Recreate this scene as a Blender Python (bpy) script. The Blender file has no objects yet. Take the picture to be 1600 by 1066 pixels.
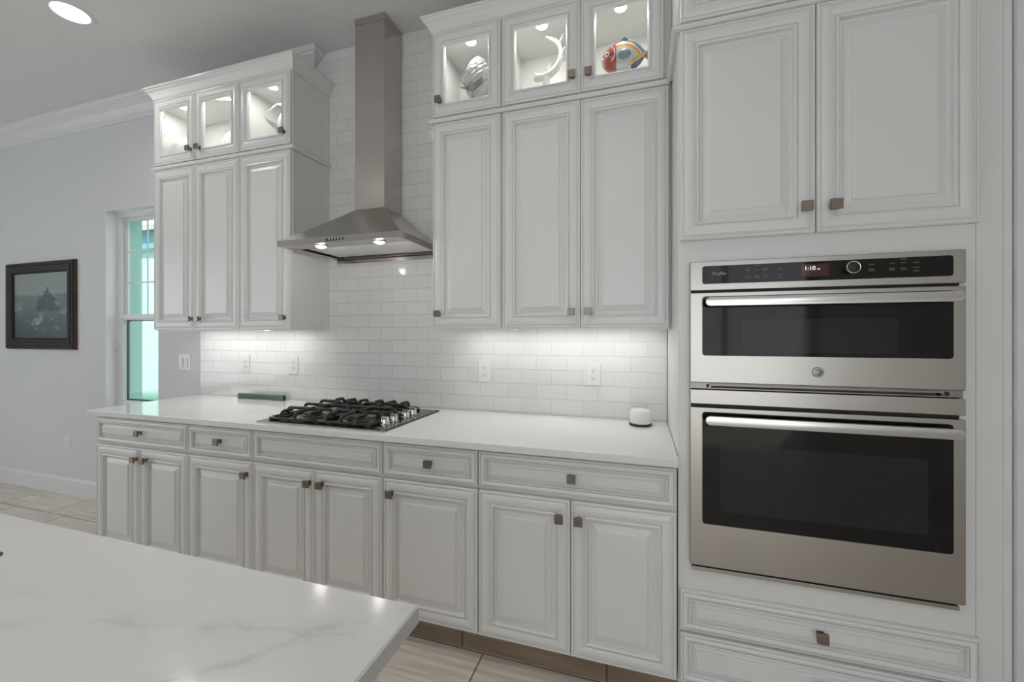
import bpy, bmesh, math, random
from mathutils import Vector, Matrix
random.seed(7)
SC = bpy.context.scene
COL = SC.collection

# ------------------------------------------------------------------ camera
cam_d = bpy.data.cameras.new('camera')
cam_d.sensor_width = 36.0
cam_d.lens = 643.15 * 36.0 / 1600.0
cam_d.shift_y = -(533.0 - 522.67) / 1600.0
cam_d.clip_start = 0.02
cam = bpy.data.objects.new('camera', cam_d)
cam.location = (0.0, -2.1935, 1.3515)
cam.rotation_euler = (math.pi / 2, 0.0, 0.3023)
COL.objects.link(cam)
SC.camera = cam

# ------------------------------------------------------------------ view and world
SC.view_settings.view_transform = 'Standard'
SC.view_settings.look = 'None'
SC.view_settings.gamma = 1.0
SC.view_settings.use_curve_mapping = False
SC.view_settings.exposure = -0.20
world = bpy.data.worlds.new('sky')
SC.world = world
world.use_nodes = True
bgn = world.node_tree.nodes['Background']
bgn.inputs[0].default_value = (0.95, 0.955, 1.0, 1)
bgn.inputs[1].default_value = 2.0


def lamp(name, kind, loc, rot, energy, color=(1, 1, 1), size=None, size_y=None, shape=None, spread=None, angle=None, blend=None, spot=None, radius=None):
    d = bpy.data.lights.new(name, kind)
    d.energy = energy
    d.color = color
    if kind == 'AREA':
        d.shape = shape or 'RECTANGLE'
        d.size = size
        if size_y:
            d.size_y = size_y
        if spread:
            d.spread = spread
    if kind == 'SUN':
        d.angle = angle
    if kind == 'SPOT':
        d.spot_size = spot
        d.spot_blend = blend
        d.shadow_soft_size = radius
    if kind == 'POINT':
        d.shadow_soft_size = radius
    o = bpy.data.objects.new(name, d)
    o.location = loc
    o.rotation_euler = rot
    COL.objects.link(o)
    return o


P = math.pi
# sun on the neighbouring house (from behind the kitchen, high)
lamp('sun', 'SUN', (0, -8, 9), (math.radians(42), 0, math.radians(25)), 6.0, (1, 0.96, 0.88), angle=0.03)
# fill lamp added at the unseen rear doors, daylight at the left window
lamp('added_fill_rear', 'AREA', (0.2, -6.30, 1.30), (P / 2, 0, 0), 12, (1.0, 0.97, 0.94), 4.4, 2.3)
lamp('daylight_left', 'AREA', (-7.02, -3.4, 1.5), (P / 2, 0, -P / 2), 25, (0.90, 0.945, 1.0), 3.2, 2.0)

# ------------------------------------------------------------------ materials


def mat(name, col, rough=0.5, metal=0.0, bump=0.0, bscale=40.0, var=0.0, vscale=6.0, spec=0.5, emit=None, estr=0.0, coat=0.0, stretch=None, rvar=0.0):
    m = bpy.data.materials.new(name)
    m.use_nodes = True
    nt = m.node_tree
    b = nt.nodes['Principled BSDF']
    b.inputs['Base Color'].default_value = (*col, 1)
    b.inputs['Roughness'].default_value = rough
    b.inputs['Metallic'].default_value = metal
    b.inputs['Specular IOR Level'].default_value = spec
    b.inputs['Coat Weight'].default_value = coat
    if emit:
        b.inputs['Emission Color'].default_value = (*emit, 1)
        b.inputs['Emission Strength'].default_value = estr
    tc = nt.nodes.new('ShaderNodeTexCoord')
    src = tc.outputs['Object']
    if stretch:
        mp = nt.nodes.new('ShaderNodeMapping')
        mp.inputs['Scale'].default_value = stretch
        nt.links.new(src, mp.inputs['Vector'])
        src = mp.outputs['Vector']
    if var > 0 or rvar > 0:
        n = nt.nodes.new('ShaderNodeTexNoise')
        n.inputs['Scale'].default_value = vscale
        n.inputs['Detail'].default_value = 5
        nt.links.new(src, n.inputs['Vector'])
        if var > 0:
            r = nt.nodes.new('ShaderNodeMapRange')
            r.inputs['To Min'].default_value = 1 - var
            r.inputs['To Max'].default_value = 1 + var
            nt.links.new(n.outputs['Fac'], r.inputs['Value'])
            mx = nt.nodes.new('ShaderNodeMix')
            mx.data_type = 'RGBA'
            mx.blend_type = 'MULTIPLY'
            mx.inputs['Factor'].default_value = 1
            mx.inputs['A'].default_value = (*col, 1)
            nt.links.new(r.outputs['Result'], mx.inputs['B'])
            nt.links.new(mx.outputs['Result'], b.inputs['Base Color'])
        if rvar > 0:
            r2 = nt.nodes.new('ShaderNodeMapRange')
            r2.inputs['To Min'].default_value = max(0.02, rough - rvar)
            r2.inputs['To Max'].default_value = rough + rvar
            nt.links.new(n.outputs['Fac'], r2.inputs['Value'])
            nt.links.new(r2.outputs['Result'], b.inputs['Roughness'])
    if bump > 0:
        n2 = nt.nodes.new('ShaderNodeTexNoise')
        n2.inputs['Scale'].default_value = bscale
        n2.inputs['Detail'].default_value = 4
        nt.links.new(src, n2.inputs['Vector'])
        bp = nt.nodes.new('ShaderNodeBump')
        bp.inputs['Strength'].default_value = bump
        bp.inputs['Distance'].default_value = 0.004
        nt.links.new(n2.outputs['Fac'], bp.inputs['Height'])
        nt.links.new(bp.outputs['Normal'], b.inputs['Normal'])
    return m


def glass(name, tint=(1, 1, 1), ior=1.45, gmax=1.0):
    m = bpy.data.materials.new(name)
    m.use_nodes = True
    nt = m.node_tree
    nt.nodes.clear()
    out = nt.nodes.new('ShaderNodeOutputMaterial')
    t = nt.nodes.new('ShaderNodeBsdfTransparent')
    t.inputs[0].default_value = (*tint, 1)
    g = nt.nodes.new('ShaderNodeBsdfGlossy')
    g.inputs['Roughness'].default_value = 0.02
    f = nt.nodes.new('ShaderNodeFresnel')
    f.inputs[0].default_value = ior
    mx = nt.nodes.new('ShaderNodeMixShader')
    ge = nt.nodes.new('ShaderNodeNewGeometry')      # only the front face of a pane reflects
    ml_ = nt.nodes.new('ShaderNodeMath')
    ml_.operation = 'MULTIPLY'
    ng_ = nt.nodes.new('ShaderNodeMath')
    ng_.operation = 'SUBTRACT'
    ng_.inputs[0].default_value = 1.0
    nt.links.new(ge.outputs['Backfacing'], ng_.inputs[1])
    nt.links.new(f.outputs[0], ml_.inputs[0])
    nt.links.new(ng_.outputs[0], ml_.inputs[1])
    nt.links.new(ml_.outputs[0], mx.inputs[0])
    nt.links.new(t.outputs[0], mx.inputs[1])
    nt.links.new(g.outputs[0], mx.inputs[2])
    nt.links.new(mx.outputs[0], out.inputs[0])
    return m


def brick_mat(name, c1, c2, cm, bw, rh, mortar, plane, off=(0, 0), rough=0.15, bump=0.3, offset=0.5, grain=None, freq=2, msmooth=0.1, spec=0.5):
    m = bpy.data.materials.new(name)
    m.use_nodes = True
    nt = m.node_tree
    b = nt.nodes['Principled BSDF']
    b.inputs['Roughness'].default_value = rough
    b.inputs['Specular IOR Level'].default_value = spec
    tc = nt.nodes.new('ShaderNodeTexCoord')
    sp = nt.nodes.new('ShaderNodeSeparateXYZ')
    nt.links.new(tc.outputs['Object'], sp.inputs[0])
    cb = nt.nodes.new('ShaderNodeCombineXYZ')
    ax = {'XZ': ('X', 'Z'), 'XY': ('X', 'Y')}[plane]
    for i, a in enumerate(ax):
        ad = nt.nodes.new('ShaderNodeMath')
        ad.operation = 'ADD'
        ad.inputs[1].default_value = off[i]
        nt.links.new(sp.outputs[a], ad.inputs[0])
        nt.links.new(ad.outputs[0], cb.inputs[i])
    br = nt.nodes.new('ShaderNodeTexBrick')
    br.inputs['Scale'].default_value = 1
    br.inputs['Color1'].default_value = (*c1, 1)
    br.inputs['Color2'].default_value = (*c2, 1)
    br.inputs['Mortar'].default_value = (*cm, 1)
    br.inputs['Mortar Size'].default_value = mortar
    br.inputs['Mortar Smooth'].default_value = msmooth
    br.inputs['Brick Width'].default_value = bw
    br.inputs['Row Height'].default_value = rh
    br.offset = offset
    br.offset_frequency = freq
    nt.links.new(cb.outputs[0], br.inputs['Vector'])
    col = br.outputs['Color']
    if grain:
        mp = nt.nodes.new('ShaderNodeMapping')
        mp.inputs['Scale'].default_value = grain[0]
        nt.links.new(tc.outputs['Object'], mp.inputs['Vector'])
        n = nt.nodes.new('ShaderNodeTexNoise')
        n.inputs['Scale'].default_value = grain[1]
        n.inputs['Detail'].default_value = 6
        nt.links.new(mp.outputs['Vector'], n.inputs['Vector'])
        r = nt.nodes.new('ShaderNodeMapRange')
        r.inputs['From Min'].default_value = 0.3
        r.inputs['From Max'].default_value = 0.7
        r.inputs['To Min'].default_value = 1 - grain[2]
        r.inputs['To Max'].default_value = 1 + grain[2]
        nt.links.new(n.outputs['Fac'], r.inputs['Value'])
        mx = nt.nodes.new('ShaderNodeMix')
        mx.data_type = 'RGBA'
        mx.blend_type = 'MULTIPLY'
        mx.inputs['Factor'].default_value = 1
        nt.links.new(col, mx.inputs['A'])
        nt.links.new(r.outputs['Result'], mx.inputs['B'])
        col = mx.outputs['Result']
    nt.links.new(col, b.inputs['Base Color'])
    inv = nt.nodes.new('ShaderNodeMath')
    inv.operation = 'SUBTRACT'
    inv.inputs[0].default_value = 1
    nt.links.new(br.outputs['Fac'], inv.inputs[1])
    n3 = nt.nodes.new('ShaderNodeTexNoise')
    n3.inputs['Scale'].default_value = 9
    nt.links.new(tc.outputs['Object'], n3.inputs['Vector'])
    ml = nt.nodes.new('ShaderNodeMath')
    ml.operation = 'MULTIPLY_ADD'
    ml.inputs[1].default_value = 0.35
    nt.links.new(n3.outputs['Fac'], ml.inputs[0])
    nt.links.new(inv.outputs[0], ml.inputs[2])
    bp = nt.nodes.new('ShaderNodeBump')
    bp.inputs['Strength'].default_value = bump
    bp.inputs['Distance'].default_value = 0.003
    nt.links.new(ml.outputs[0], bp.inputs['Height'])
    nt.links.new(bp.outputs['Normal'], b.inputs['Normal'])
    return m


def quartz(name, base, vein, amount, line=None, rough=0.12):
    """White quartz with soft grey veins; line = (x0, y0, x1, y1) a main vein in object space."""
    m = bpy.data.materials.new(name)
    m.use_nodes = True
    nt = m.node_tree
    L = nt.links.new
    b = nt.nodes['Principled BSDF']
    b.inputs['Roughness'].default_value = rough
    tc = nt.nodes.new('ShaderNodeTexCoord')

    def M(op, a, bb=None, c=None):
        n = nt.nodes.new('ShaderNodeMath')
        n.operation = op
        for i, v in enumerate((a, bb, c)):
            if v is None:
                continue
            if isinstance(v, (int, float)):
                n.inputs[i].default_value = v
            else:
                L(v, n.inputs[i])
        return n.outputs[0]

    def noise(scale, detail=6, rough_=0.6, dist=0.0):
        n = nt.nodes.new('ShaderNodeTexNoise')
        n.inputs['Scale'].default_value = scale
        n.inputs['Detail'].default_value = detail
        n.inputs['Roughness'].default_value = rough_
        n.inputs['Distortion'].default_value = dist
        L(tc.outputs['Object'], n.inputs['Vector'])
        return n.outputs['Fac']
    # thin ridges
    ridge = M('SUBTRACT', 1.0, M('MULTIPLY', M('ABSOLUTE', M('SUBTRACT', noise(1.7, 8, 0.62, 0.8), 0.5)), 26.0))
    ridge = M('MAXIMUM', ridge, 0.0)
    msk = M('MAXIMUM', M('MULTIPLY', M('SUBTRACT', noise(1.1, 2), 0.48), 5.0), 0.0)
    msk = M('MINIMUM', msk, 1.0)
    v = M('MULTIPLY', M('MULTIPLY', ridge, msk), amount)
    if line:
        sp = nt.nodes.new('ShaderNodeSeparateXYZ')
        L(tc.outputs['Object'], sp.inputs[0])
        for (x0, y0, x1, y1, w, k, sc) in line:
            ln = math.hypot(x1 - x0, y1 - y0)
            nx, ny = -(y1 - y0) / ln, (x1 - x0) / ln
            d = M('ADD', M('MULTIPLY', M('SUBTRACT', sp.outputs['X'], x0), nx), M('MULTIPLY', M('SUBTRACT', sp.outputs['Y'], y0), ny))
            d = M('ADD', d, M('MULTIPLY', M('SUBTRACT', noise(sc, 8, 0.65, 0.3), 0.5), 0.16))
            t = M('ADD', M('MULTIPLY', M('SUBTRACT', sp.outputs['X'], x0), (x1 - x0) / ln), M('MULTIPLY', M('SUBTRACT', sp.outputs['Y'], y0), (y1 - y0) / ln))
            lim = M('MULTIPLY', M('MINIMUM', M('MAXIMUM', M('MULTIPLY', M('ADD', t, 0.1), 8), 0.0), 1.0), M('MINIMUM', M('MAXIMUM', M('MULTIPLY', M('SUBTRACT', ln + 0.1, t), 8), 0.0), 1.0))
            thin = M('MAXIMUM', M('SUBTRACT', 1.0, M('MULTIPLY', M('ABSOLUTE', d), 1 / w)), 0.0)
            wide = M('MAXIMUM', M('SUBTRACT', 1.0, M('MULTIPLY', M('ABSOLUTE', d), 1 / (w * 5))), 0.0)
            brk = M('MINIMUM', M('MAXIMUM', M('MULTIPLY', M('SUBTRACT', noise(9, 4), 0.38), 4.0), 0.0), 1.0)
            add = M('MULTIPLY', M('MULTIPLY', M('ADD', thin, M('MULTIPLY', wide, 0.45)), M('MULTIPLY', brk, k)), lim)
            v = M('ADD', v, add)
    v = M('MINIMUM', v, 1.0)
    mx = nt.nodes.new('ShaderNodeMix')
    mx.data_type = 'RGBA'
    mx.inputs['A'].default_value = (*base, 1)
    mx.inputs['B'].default_value = (*vein, 1)
    L(v, mx.inputs['Factor'])
    L(mx.outputs['Result'], b.inputs['Base Color'])
    return m


M_ = {}
M_['cab'] = mat('white_cabinet_paint', (0.80, 0.80, 0.79), 0.27, var=0.008, vscale=2)
M_['cabin'] = mat('white_cabinet_interior', (0.82, 0.82, 0.80), 0.45, var=0.01)
M_['wall'] = mat('pale_grey_wall_paint', (0.70, 0.71, 0.725), 0.7, bump=0.05, bscale=120, var=0.015)
M_['ceil'] = mat('ceiling_paint', (0.76, 0.76, 0.765), 0.8, bump=0.45, bscale=55, var=0.02)
M_['trim'] = mat('white_trim_paint', (0.76, 0.77, 0.78), 0.35, var=0.01)
M_['tile'] = brick_mat('white_subway_tile', (0.80, 0.80, 0.785), (0.75, 0.75, 0.735), (0.70, 0.70, 0.685), 0.1655, 0.0785, 0.0022, 'XZ', (0.0465 + 0.1655 * 4, -0.0 + 0.0195), 0.09, 0.85, spec=0.6)
M_['floor'] = brick_mat('wood_look_floor_tile', (0.71, 0.645, 0.575), (0.64, 0.58, 0.52), (0.22, 0.19, 0.165), 0.61, 0.305, 0.004, 'XY', (0.635 + 6.1, 0.565 + 6.1), 0.35, 0.25, 0.66, ((0.6, 9, 1), 5.0, 0.22))
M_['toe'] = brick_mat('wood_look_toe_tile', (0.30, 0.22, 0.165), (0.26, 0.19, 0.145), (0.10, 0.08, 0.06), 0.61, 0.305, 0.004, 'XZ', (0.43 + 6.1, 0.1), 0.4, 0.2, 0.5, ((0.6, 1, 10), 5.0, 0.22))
M_['counter'] = quartz('white_quartz', (0.82, 0.82, 0.81), (0.66, 0.66, 0.65), 0.25, None, 0.10)
M_['island'] = quartz('veined_white_quartz', (0.645, 0.645, 0.64), (0.42, 0.42, 0.41), 0.16,
                      [(x0 + 1.8, y0 + 2.2, x1 + 1.8, y1 + 2.2, w_, k_, s_) for (x0, y0, x1, y1, w_, k_, s_) in ((-0.36, -1.63, -0.72, -1.97, 0.010, 0.40, 4.0), (-0.40, -1.67, -0.95, -1.83, 0.008, 0.32, 3.0), (-0.62, -1.77, -1.3, -1.76, 0.018, 0.16, 2.0))], 0.13)
M_['steel'] = mat('brushed_stainless_steel', (0.49, 0.46, 0.43), 0.25, 1.0, var=0.015, vscale=40, stretch=(0.15, 6, 14), rvar=0.02)
M_['hood'] = mat('brushed_hood_steel', (0.54, 0.505, 0.475), 0.22, 1.0, bump=1.0, bscale=3.0, var=0.02, vscale=120, rvar=0.03)
M_['steel_light'] = mat('polished_steel', (0.72, 0.70, 0.68), 0.2, 1.0, var=0.03)
M_['filter'] = mat('pale_mesh_filter', (0.86, 0.85, 0.83), 0.45, 0.0, bump=0.3, bscale=300, var=0.05, vscale=60)
M_['bglass'] = mat('black_oven_glass', (0.010, 0.009, 0.008), 0.05, spec=0.3, var=0.1)
M_['screen'] = mat('dark_window_screen', (0.024, 0.022, 0.021), 0.07, spec=0.3, var=0.1, vscale=30)
M_['dark'] = mat('dark_gap', (0.02, 0.018, 0.016), 0.5, var=0.1)
M_['iron'] = mat('black_cast_iron', (0.026, 0.021, 0.019), 0.33, bump=0.15, bscale=150, var=0.2)
M_['ctglass'] = mat('black_cooktop_enamel', (0.020, 0.018, 0.017), 0.12, var=0.1)
M_['knob'] = mat('bronze_nickel_knob', (0.27, 0.225, 0.19), 0.34, 1.0, var=0.08, vscale=40)
M_['chrome'] = mat('chrome', (0.80, 0.79, 0.77), 0.12, 1.0, var=0.02)
M_['plastic'] = mat('white_plastic', (0.82, 0.82, 0.81), 0.3, var=0.01)
M_['slot'] = mat('dark_slot', (0.05, 0.05, 0.05), 0.5, var=0.05)
M_['slotg'] = mat('grey_socket_edge', (0.70, 0.70, 0.69), 0.4, var=0.05)
M_['led'] = mat('led_lens', (0.9, 0.9, 0.9), 0.5, emit=(1, 0.97, 0.92), estr=7, var=0.01)
M_['ledbar'] = mat('led_bar_lens', (0.9, 0.9, 0.9), 0.5, emit=(1, 0.96, 0.9), estr=4, var=0.01)
M_['glass'] = glass('clear_pane', (0.97, 0.98, 0.975))
M_['wglass'] = glass('window_pane', (0.93, 0.97, 0.97))
M_['vinyl'] = mat('white_vinyl', (0.80, 0.81, 0.82), 0.35, var=0.01)
M_['mint'] = mat('mint_stucco', (0.40, 0.66, 0.60), 0.9, bump=0.4, bscale=60, var=0.04)
M_['teal'] = mat('teal_fascia', (0.16, 0.40, 0.46), 0.7, var=0.1)
M_['rooftile'] = brick_mat('pale_roof_tile', (0.75, 0.72, 0.66), (0.66, 0.63, 0.58), (0.45, 0.43, 0.4), 0.3, 0.25, 0.02, 'XY', (0, 0), 0.8, 0.6)
M_['grass'] = mat('lawn', (0.16, 0.25, 0.10), 0.95, bump=0.6, bscale=80, var=0.3, vscale=20)
M_['ledtxt'] = mat('lit_digits', (0.9, 0.9, 0.9), 0.5, emit=(1.0, 0.95, 0.9), estr=1.0, var=0.01)
M_['display'] = mat('reddish_display', (0.060, 0.020, 0.016), 0.08, emit=(0.3, 0.08, 0.06), estr=0.03, var=0.05)
M_['print'] = mat('pale_panel_print', (0.42, 0.41, 0.40), 0.4, var=0.03)
M_['ink'] = mat('faint_panel_print', (0.20, 0.195, 0.19), 0.4, var=0.03)
M_['green'] = mat('weathered_green_wood', (0.115, 0.180, 0.145), 0.6, bump=0.3, bscale=50, var=0.25, vscale=18)
M_['greenink'] = mat('dark_green_lettering', (0.030, 0.058, 0.045), 0.6, var=0.1)
M_['endgrain'] = mat('dark_end_grain', (0.035, 0.030, 0.022), 0.7, var=0.3, vscale=60)
M_['frame'] = mat('dark_carved_wood', (0.020, 0.016, 0.015), 0.50, spec=0.3, bump=1.0, bscale=45, var=0.35, vscale=50)
M_['framered'] = mat('red_brown_wood', (0.085, 0.032, 0.020), 0.35, bump=0.1, bscale=60, var=0.3, vscale=30)
M_['puckbase'] = mat('dark_rubber_base', (0.035, 0.025, 0.022), 0.5, var=0.1)
M_['ceramic'] = mat('white_glazed_ceramic', (0.82, 0.815, 0.80), 0.08, coat=0.5, var=0.02)
M_['shell'] = mat('white_ribbed_ceramic', (0.82, 0.82, 0.81), 0.15, bump=0.3, bscale=45, var=0.03)
M_['silver'] = mat('silver_leaf_metal', (0.42, 0.42, 0.41), 0.3, 1.0, var=0.2, vscale=40)
M_['cutglass'] = mat('frosted_cut_glass', (0.80, 0.81, 0.81), 0.12, bump=0.0, var=0.03, coat=0.4)
M_['cutglass'].node_tree.nodes['Principled BSDF'].inputs['Transmission Weight'].default_value = 0.55
M_['sink'] = mat('dark_sink_composite', (0.045, 0.045, 0.036), 0.45, var=0.05)
M_['curtain'] = mat('rear_wall_paint', (0.62, 0.61, 0.59), 0.8, var=0.02)

# ------------------------------------------------------------------ mesh helpers


class MB:
    def __init__(s):
        s.bm = bmesh.new()

    def box(s, x0, x1, y0, y1, z0, z1, b=0.0, seg=2):
        mt = Matrix.Translation(((x0 + x1) / 2, (y0 + y1) / 2, (z0 + z1) / 2)) @ Matrix.Diagonal((abs(x1 - x0), abs(y1 - y0), abs(z1 - z0), 1))
        r = bmesh.ops.create_cube(s.bm, size=1.0, matrix=mt)
        if b > 0:
            es = list({e for v in r['verts'] for e in v.link_edges})
            bmesh.ops.bevel(s.bm, geom=es, offset=b, segments=seg, affect='EDGES', profile=0.5, clamp_overlap=True)
        return s

    def rings(s, rings, cap0=True, cap1=True, closed=True):
        """Skin a list of equal-length vertex loops."""
        vs = [[s.bm.verts.new(p) for p in r] for r in rings]
        n = len(rings[0])
        for a, b in zip(vs, vs[1:]):
            for i in range(n if closed else n - 1):
                j = (i + 1) % n
                try:
                    s.bm.faces.new((a[i], a[j], b[j], b[i]))
                except ValueError:
                    pass
        if cap0:
            s.bm.faces.new(list(reversed(vs[0])))
        if cap1:
            s.bm.faces.new(vs[-1])
        return s

    def panel(s, x0, x1, z0, z1, yb, prof, hole=False):
        """Mitred raised panel facing -Y. prof = [(inset, out)]."""
        rs = [[(x0 + i, yb - o, z0 + i), (x1 - i, yb - o, z0 + i), (x1 - i, yb - o, z1 - i), (x0 + i, yb - o, z1 - i)] for i, o in prof]
        if hole:
            rs.append(rs[0])
            vs = [[s.bm.verts.new(p) for p in r] for r in rs[:-1]]
            vs.append(vs[0])
            for a, b in zip(vs, vs[1:]):
                for i in range(4):
                    j = (i + 1) % 4
                    s.bm.faces.new((a[i], a[j], b[j], b[i]))
        else:
            s.rings(rs)
        return s

    def prism(s, poly, axis, a0, a1, b=0.0):
        """poly in the other two axes; axis 'Y': (x,z); 'Z': (x,y); 'X': (y,z)."""
        def p3(p, a):
            return {'Y': (p[0], a, p[1]), 'Z': (p[0], p[1], a), 'X': (a, p[0], p[1])}[axis]
        if b > 0:
            c = Vector((sum(p[0] for p in poly) / len(poly), sum(p[1] for p in poly) / len(poly)))
            sm = []
            for p in poly:
                d = Vector(p) - c
                sm.append(tuple(c + d * (1 - b / max(d.length, 1e-6))))
            sg = 1 if a1 > a0 else -1
            s.rings([[p3(p, a0) for p in poly], [p3(p, a1 - sg * b) for p in poly], [p3(p, a1) for p in sm]])
        else:
            s.rings([[p3(p, a0) for p in poly], [p3(p, a1) for p in poly]])
        return s

    def tube(s, path, r, n=10, cap=True, squash=None):
        path = [Vector(p) for p in path]
        rs = []
        up = Vector((0, 0, 1))
        prev = None
        for i, p in enumerate(path):
            d = (path[min(i + 1, len(path) - 1)] - path[max(i - 1, 0)]).normalized()
            if prev is None:
                u = d.cross(up if abs(d.dot(up)) < 0.95 else Vector((1, 0, 0))).normalized()
            else:
                u = (prev - d * prev.dot(d)).normalized()
            prev = u
            w = d.cross(u)
            rr = r[i] if isinstance(r, (list, tuple)) else r
            k = squash or (1, 1)
            rs.append([tuple(p + u * math.cos(2 * P * j / n) * rr * k[0] + w * math.sin(2 * P * j / n) * rr * k[1]) for j in range(n)])
        s.rings(rs, cap, cap)
        return s

    def lathe(s, prof, c, n=24, axis='Z', cap0=True, cap1=True, sx=1.0, sy=1.0):
        rs = []
        for r, h in prof:
            ring = []
            for j in range(n):
                a = 2 * P * j / n
                x, y = r * math.cos(a) * sx, r * math.sin(a) * sy
                if axis == 'Z':
                    ring.append((c[0] + x, c[1] + y, c[2] + h))
                elif axis == '-Y':
                    ring.append((c[0] + x, c[1] - h, c[2] + y))
                elif axis == 'X':
                    ring.append((c[0] + h, c[1] + x, c[2] + y))
            rs.append(ring)
        s.rings(rs, cap0, cap1)
        return s

    def sweep(s, path, prof, closed_prof=True):
        """Sweep a (out, z) profile along a horizontal XY polyline, mitred; outward is to the right of travel."""
        pts = [Vector((p[0], p[1])) for p in path]
        nrm = []
        for a, b in zip(pts, pts[1:]):
            d = (b - a).normalized()
            nrm.append(Vector((d.y, -d.x)))
        rs = []
        for i, p in enumerate(pts):
            if i == 0:
                m = nrm[0]
            elif i == len(pts) - 1:
                m = nrm[-1]
            else:
                m = nrm[i - 1] + nrm[i]
                m = m / max(m.dot(nrm[i]), 1e-6)
            rs.append([(p.x + m.x * o, p.y + m.y * o, z) for o, z in prof])
        s.rings(rs)
        return s

    def ellipsoid(s, c, r, nu=20, nv=12):
        rs = []
        for i in range(1, nv):
            t = P * i / nv
            rs.append([(c[0] + r[0] * math.sin(t) * math.cos(2 * P * j / nu), c[1] + r[1] * math.sin(t) * math.sin(2 * P * j / nu), c[2] - r[2] * math.cos(t)) for j in range(nu)])
        s.rings(rs)
        return s


ROOT = {}


def build(name, mb, material, parent=None, smooth=False, loc=None):
    """One mesh object. Vertices were given in world space; they become local to the thing's origin."""
    if parent is not None:
        org = ROOT[parent.name]
    else:
        org = Vector(loc) if loc is not None else None
    bm = mb.bm
    bmesh.ops.recalc_face_normals(bm, faces=bm.faces[:])
    if org is None:
        xs = [v.co for v in bm.verts]
        org = Vector(((min(c.x for c in xs) + max(c.x for c in xs)) / 2, (min(c.y for c in xs) + max(c.y for c in xs)) / 2, min(c.z for c in xs)))
    bmesh.ops.translate(bm, vec=-org, verts=bm.verts[:])
    me = bpy.data.meshes.new(name)
    bm.to_mesh(me)
    bm.free()
    me.materials.append(material)
    if smooth:
        for p in me.polygons:
            p.use_smooth = True
        try:
            me.set_sharp_from_angle(angle=math.radians(40))
        except Exception:
            pass
    o = bpy.data.objects.new(name, me)
    COL.objects.link(o)
    if parent is not None:
        o.parent = parent
    else:
        o.location = org
    ROOT[o.name] = org
    return o


def thing(name, label, cat, loc, group=None, kind=None):
    o = bpy.data.objects.new(name, None)
    o.empty_display_size = 0.05
    o.location = loc
    COL.objects.link(o)
    ROOT[o.name] = Vector(loc)
    if label:
        o['label'] = label
        o['category'] = cat
    if group:
        o['group'] = group
    if kind:
        o['kind'] = kind
    return o


def tag(o, label, cat, group=None):
    o['label'] = label
    o['category'] = cat
    if group:
        o['group'] = group
    return o


def struct(name, mb, material, smooth=False, loc=(0, 0, 0)):
    o = build(name, mb, material, None, smooth, loc)
    o['kind'] = 'structure'
    return o


def rrect(x0, x1, z0, z1, r, n=5):
    pts = []
    for cx, cz, a in ((x1 - r, z0 + r, -P / 2), (x1 - r, z1 - r, 0), (x0 + r, z1 - r, P / 2), (x0 + r, z0 + r, P)):
        for i in range(n + 1):
            t = a + (P / 2) * i / n
            pts.append((cx + r * math.cos(t), cz + r * math.sin(t)))
    return pts


def text_mesh(s, size, font_align='LEFT'):
    cu = bpy.data.curves.new('lettering', 'FONT')
    cu.body = s
    cu.size = size
    cu.extrude = 0.0003
    cu.align_x = font_align
    o = bpy.data.objects.new('lettering', cu)
    COL.objects.link(o)
    bpy.context.view_layer.update()
    me = bpy.data.meshes.new_from_object(o.evaluated_get(bpy.context.evaluated_depsgraph_get()))
    COL.objects.unlink(o)
    bpy.data.objects.remove(o)
    return me


def add_text(mb, s, size, x, y, z):
    """Flat lettering facing -Y, added to a mesh builder."""
    me = text_mesh(s, size)
    t = bmesh.new()
    t.from_mesh(me)
    bmesh.ops.transform(t, matrix=Matrix.Translation((x, y, z)) @ Matrix.Rotation(P / 2, 4, 'X'), verts=t.verts[:])
    tmp = bpy.data.meshes.new('tmp')
    t.to_mesh(tmp)
    t.free()
    mb.bm.from_mesh(tmp)
    bpy.data.meshes.remove(tmp)
    bpy.data.meshes.remove(me)


# ------------------------------------------------------------------ the room
CEIL = 3.18
WY = 0.02                                   # wall plane
XL, XR, YR = -7.2, 2.6, -6.5                # left, right, rear walls
struct('floor', MB().box(XL - 0.2, XR + 0.2, YR - 0.2, 0.22, -0.12, 0.0), M_['floor'])
struct('ceiling', MB().box(XL - 0.2, XR + 0.2, YR - 0.2, 0.22, CEIL, CEIL + 0.15), M_['ceil'])
wx0, wx1, wz0, wz1 = -4.155, -3.537, 0.72, 2.362
w = MB()
w.box(XL - 0.2, wx0, WY, 0.22, 0, CEIL)
w.box(wx1, XR + 0.2, WY, 0.22, 0, CEIL)
w.box(wx0, wx1, WY, 0.22, 0, wz0)
w.box(wx0, wx1, WY, 0.22, wz1, CEIL)
struct('wall_back', w, M_['wall'])
w = MB()                                    # left wall with a window
w.box(XL - 0.2, XL, YR, -5.2, 0, CEIL)
w.box(XL - 0.2, XL, -1.6, WY, 0, CEIL)
w.box(XL - 0.2, XL, -5.2, -1.6, 0, 0.4)
w.box(XL - 0.2, XL, -5.2, -1.6, 2.6, CEIL)
struct('wall_left', w, M_['wall'])
struct('wall_right', MB().box(XR, XR + 0.2, YR, WY, 0, CEIL), M_['curtain'])
w = MB()
w.box(XL - 0.2, -2.2, YR - 0.2, YR, 0, CEIL)
w.box(2.5, XR + 0.2, YR - 0.2, YR, 0, CEIL)
w.box(-2.2, 2.5, YR - 0.2, YR, 2.6, CEIL)
struct('wall_rear', w, M_['curtain'])

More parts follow.
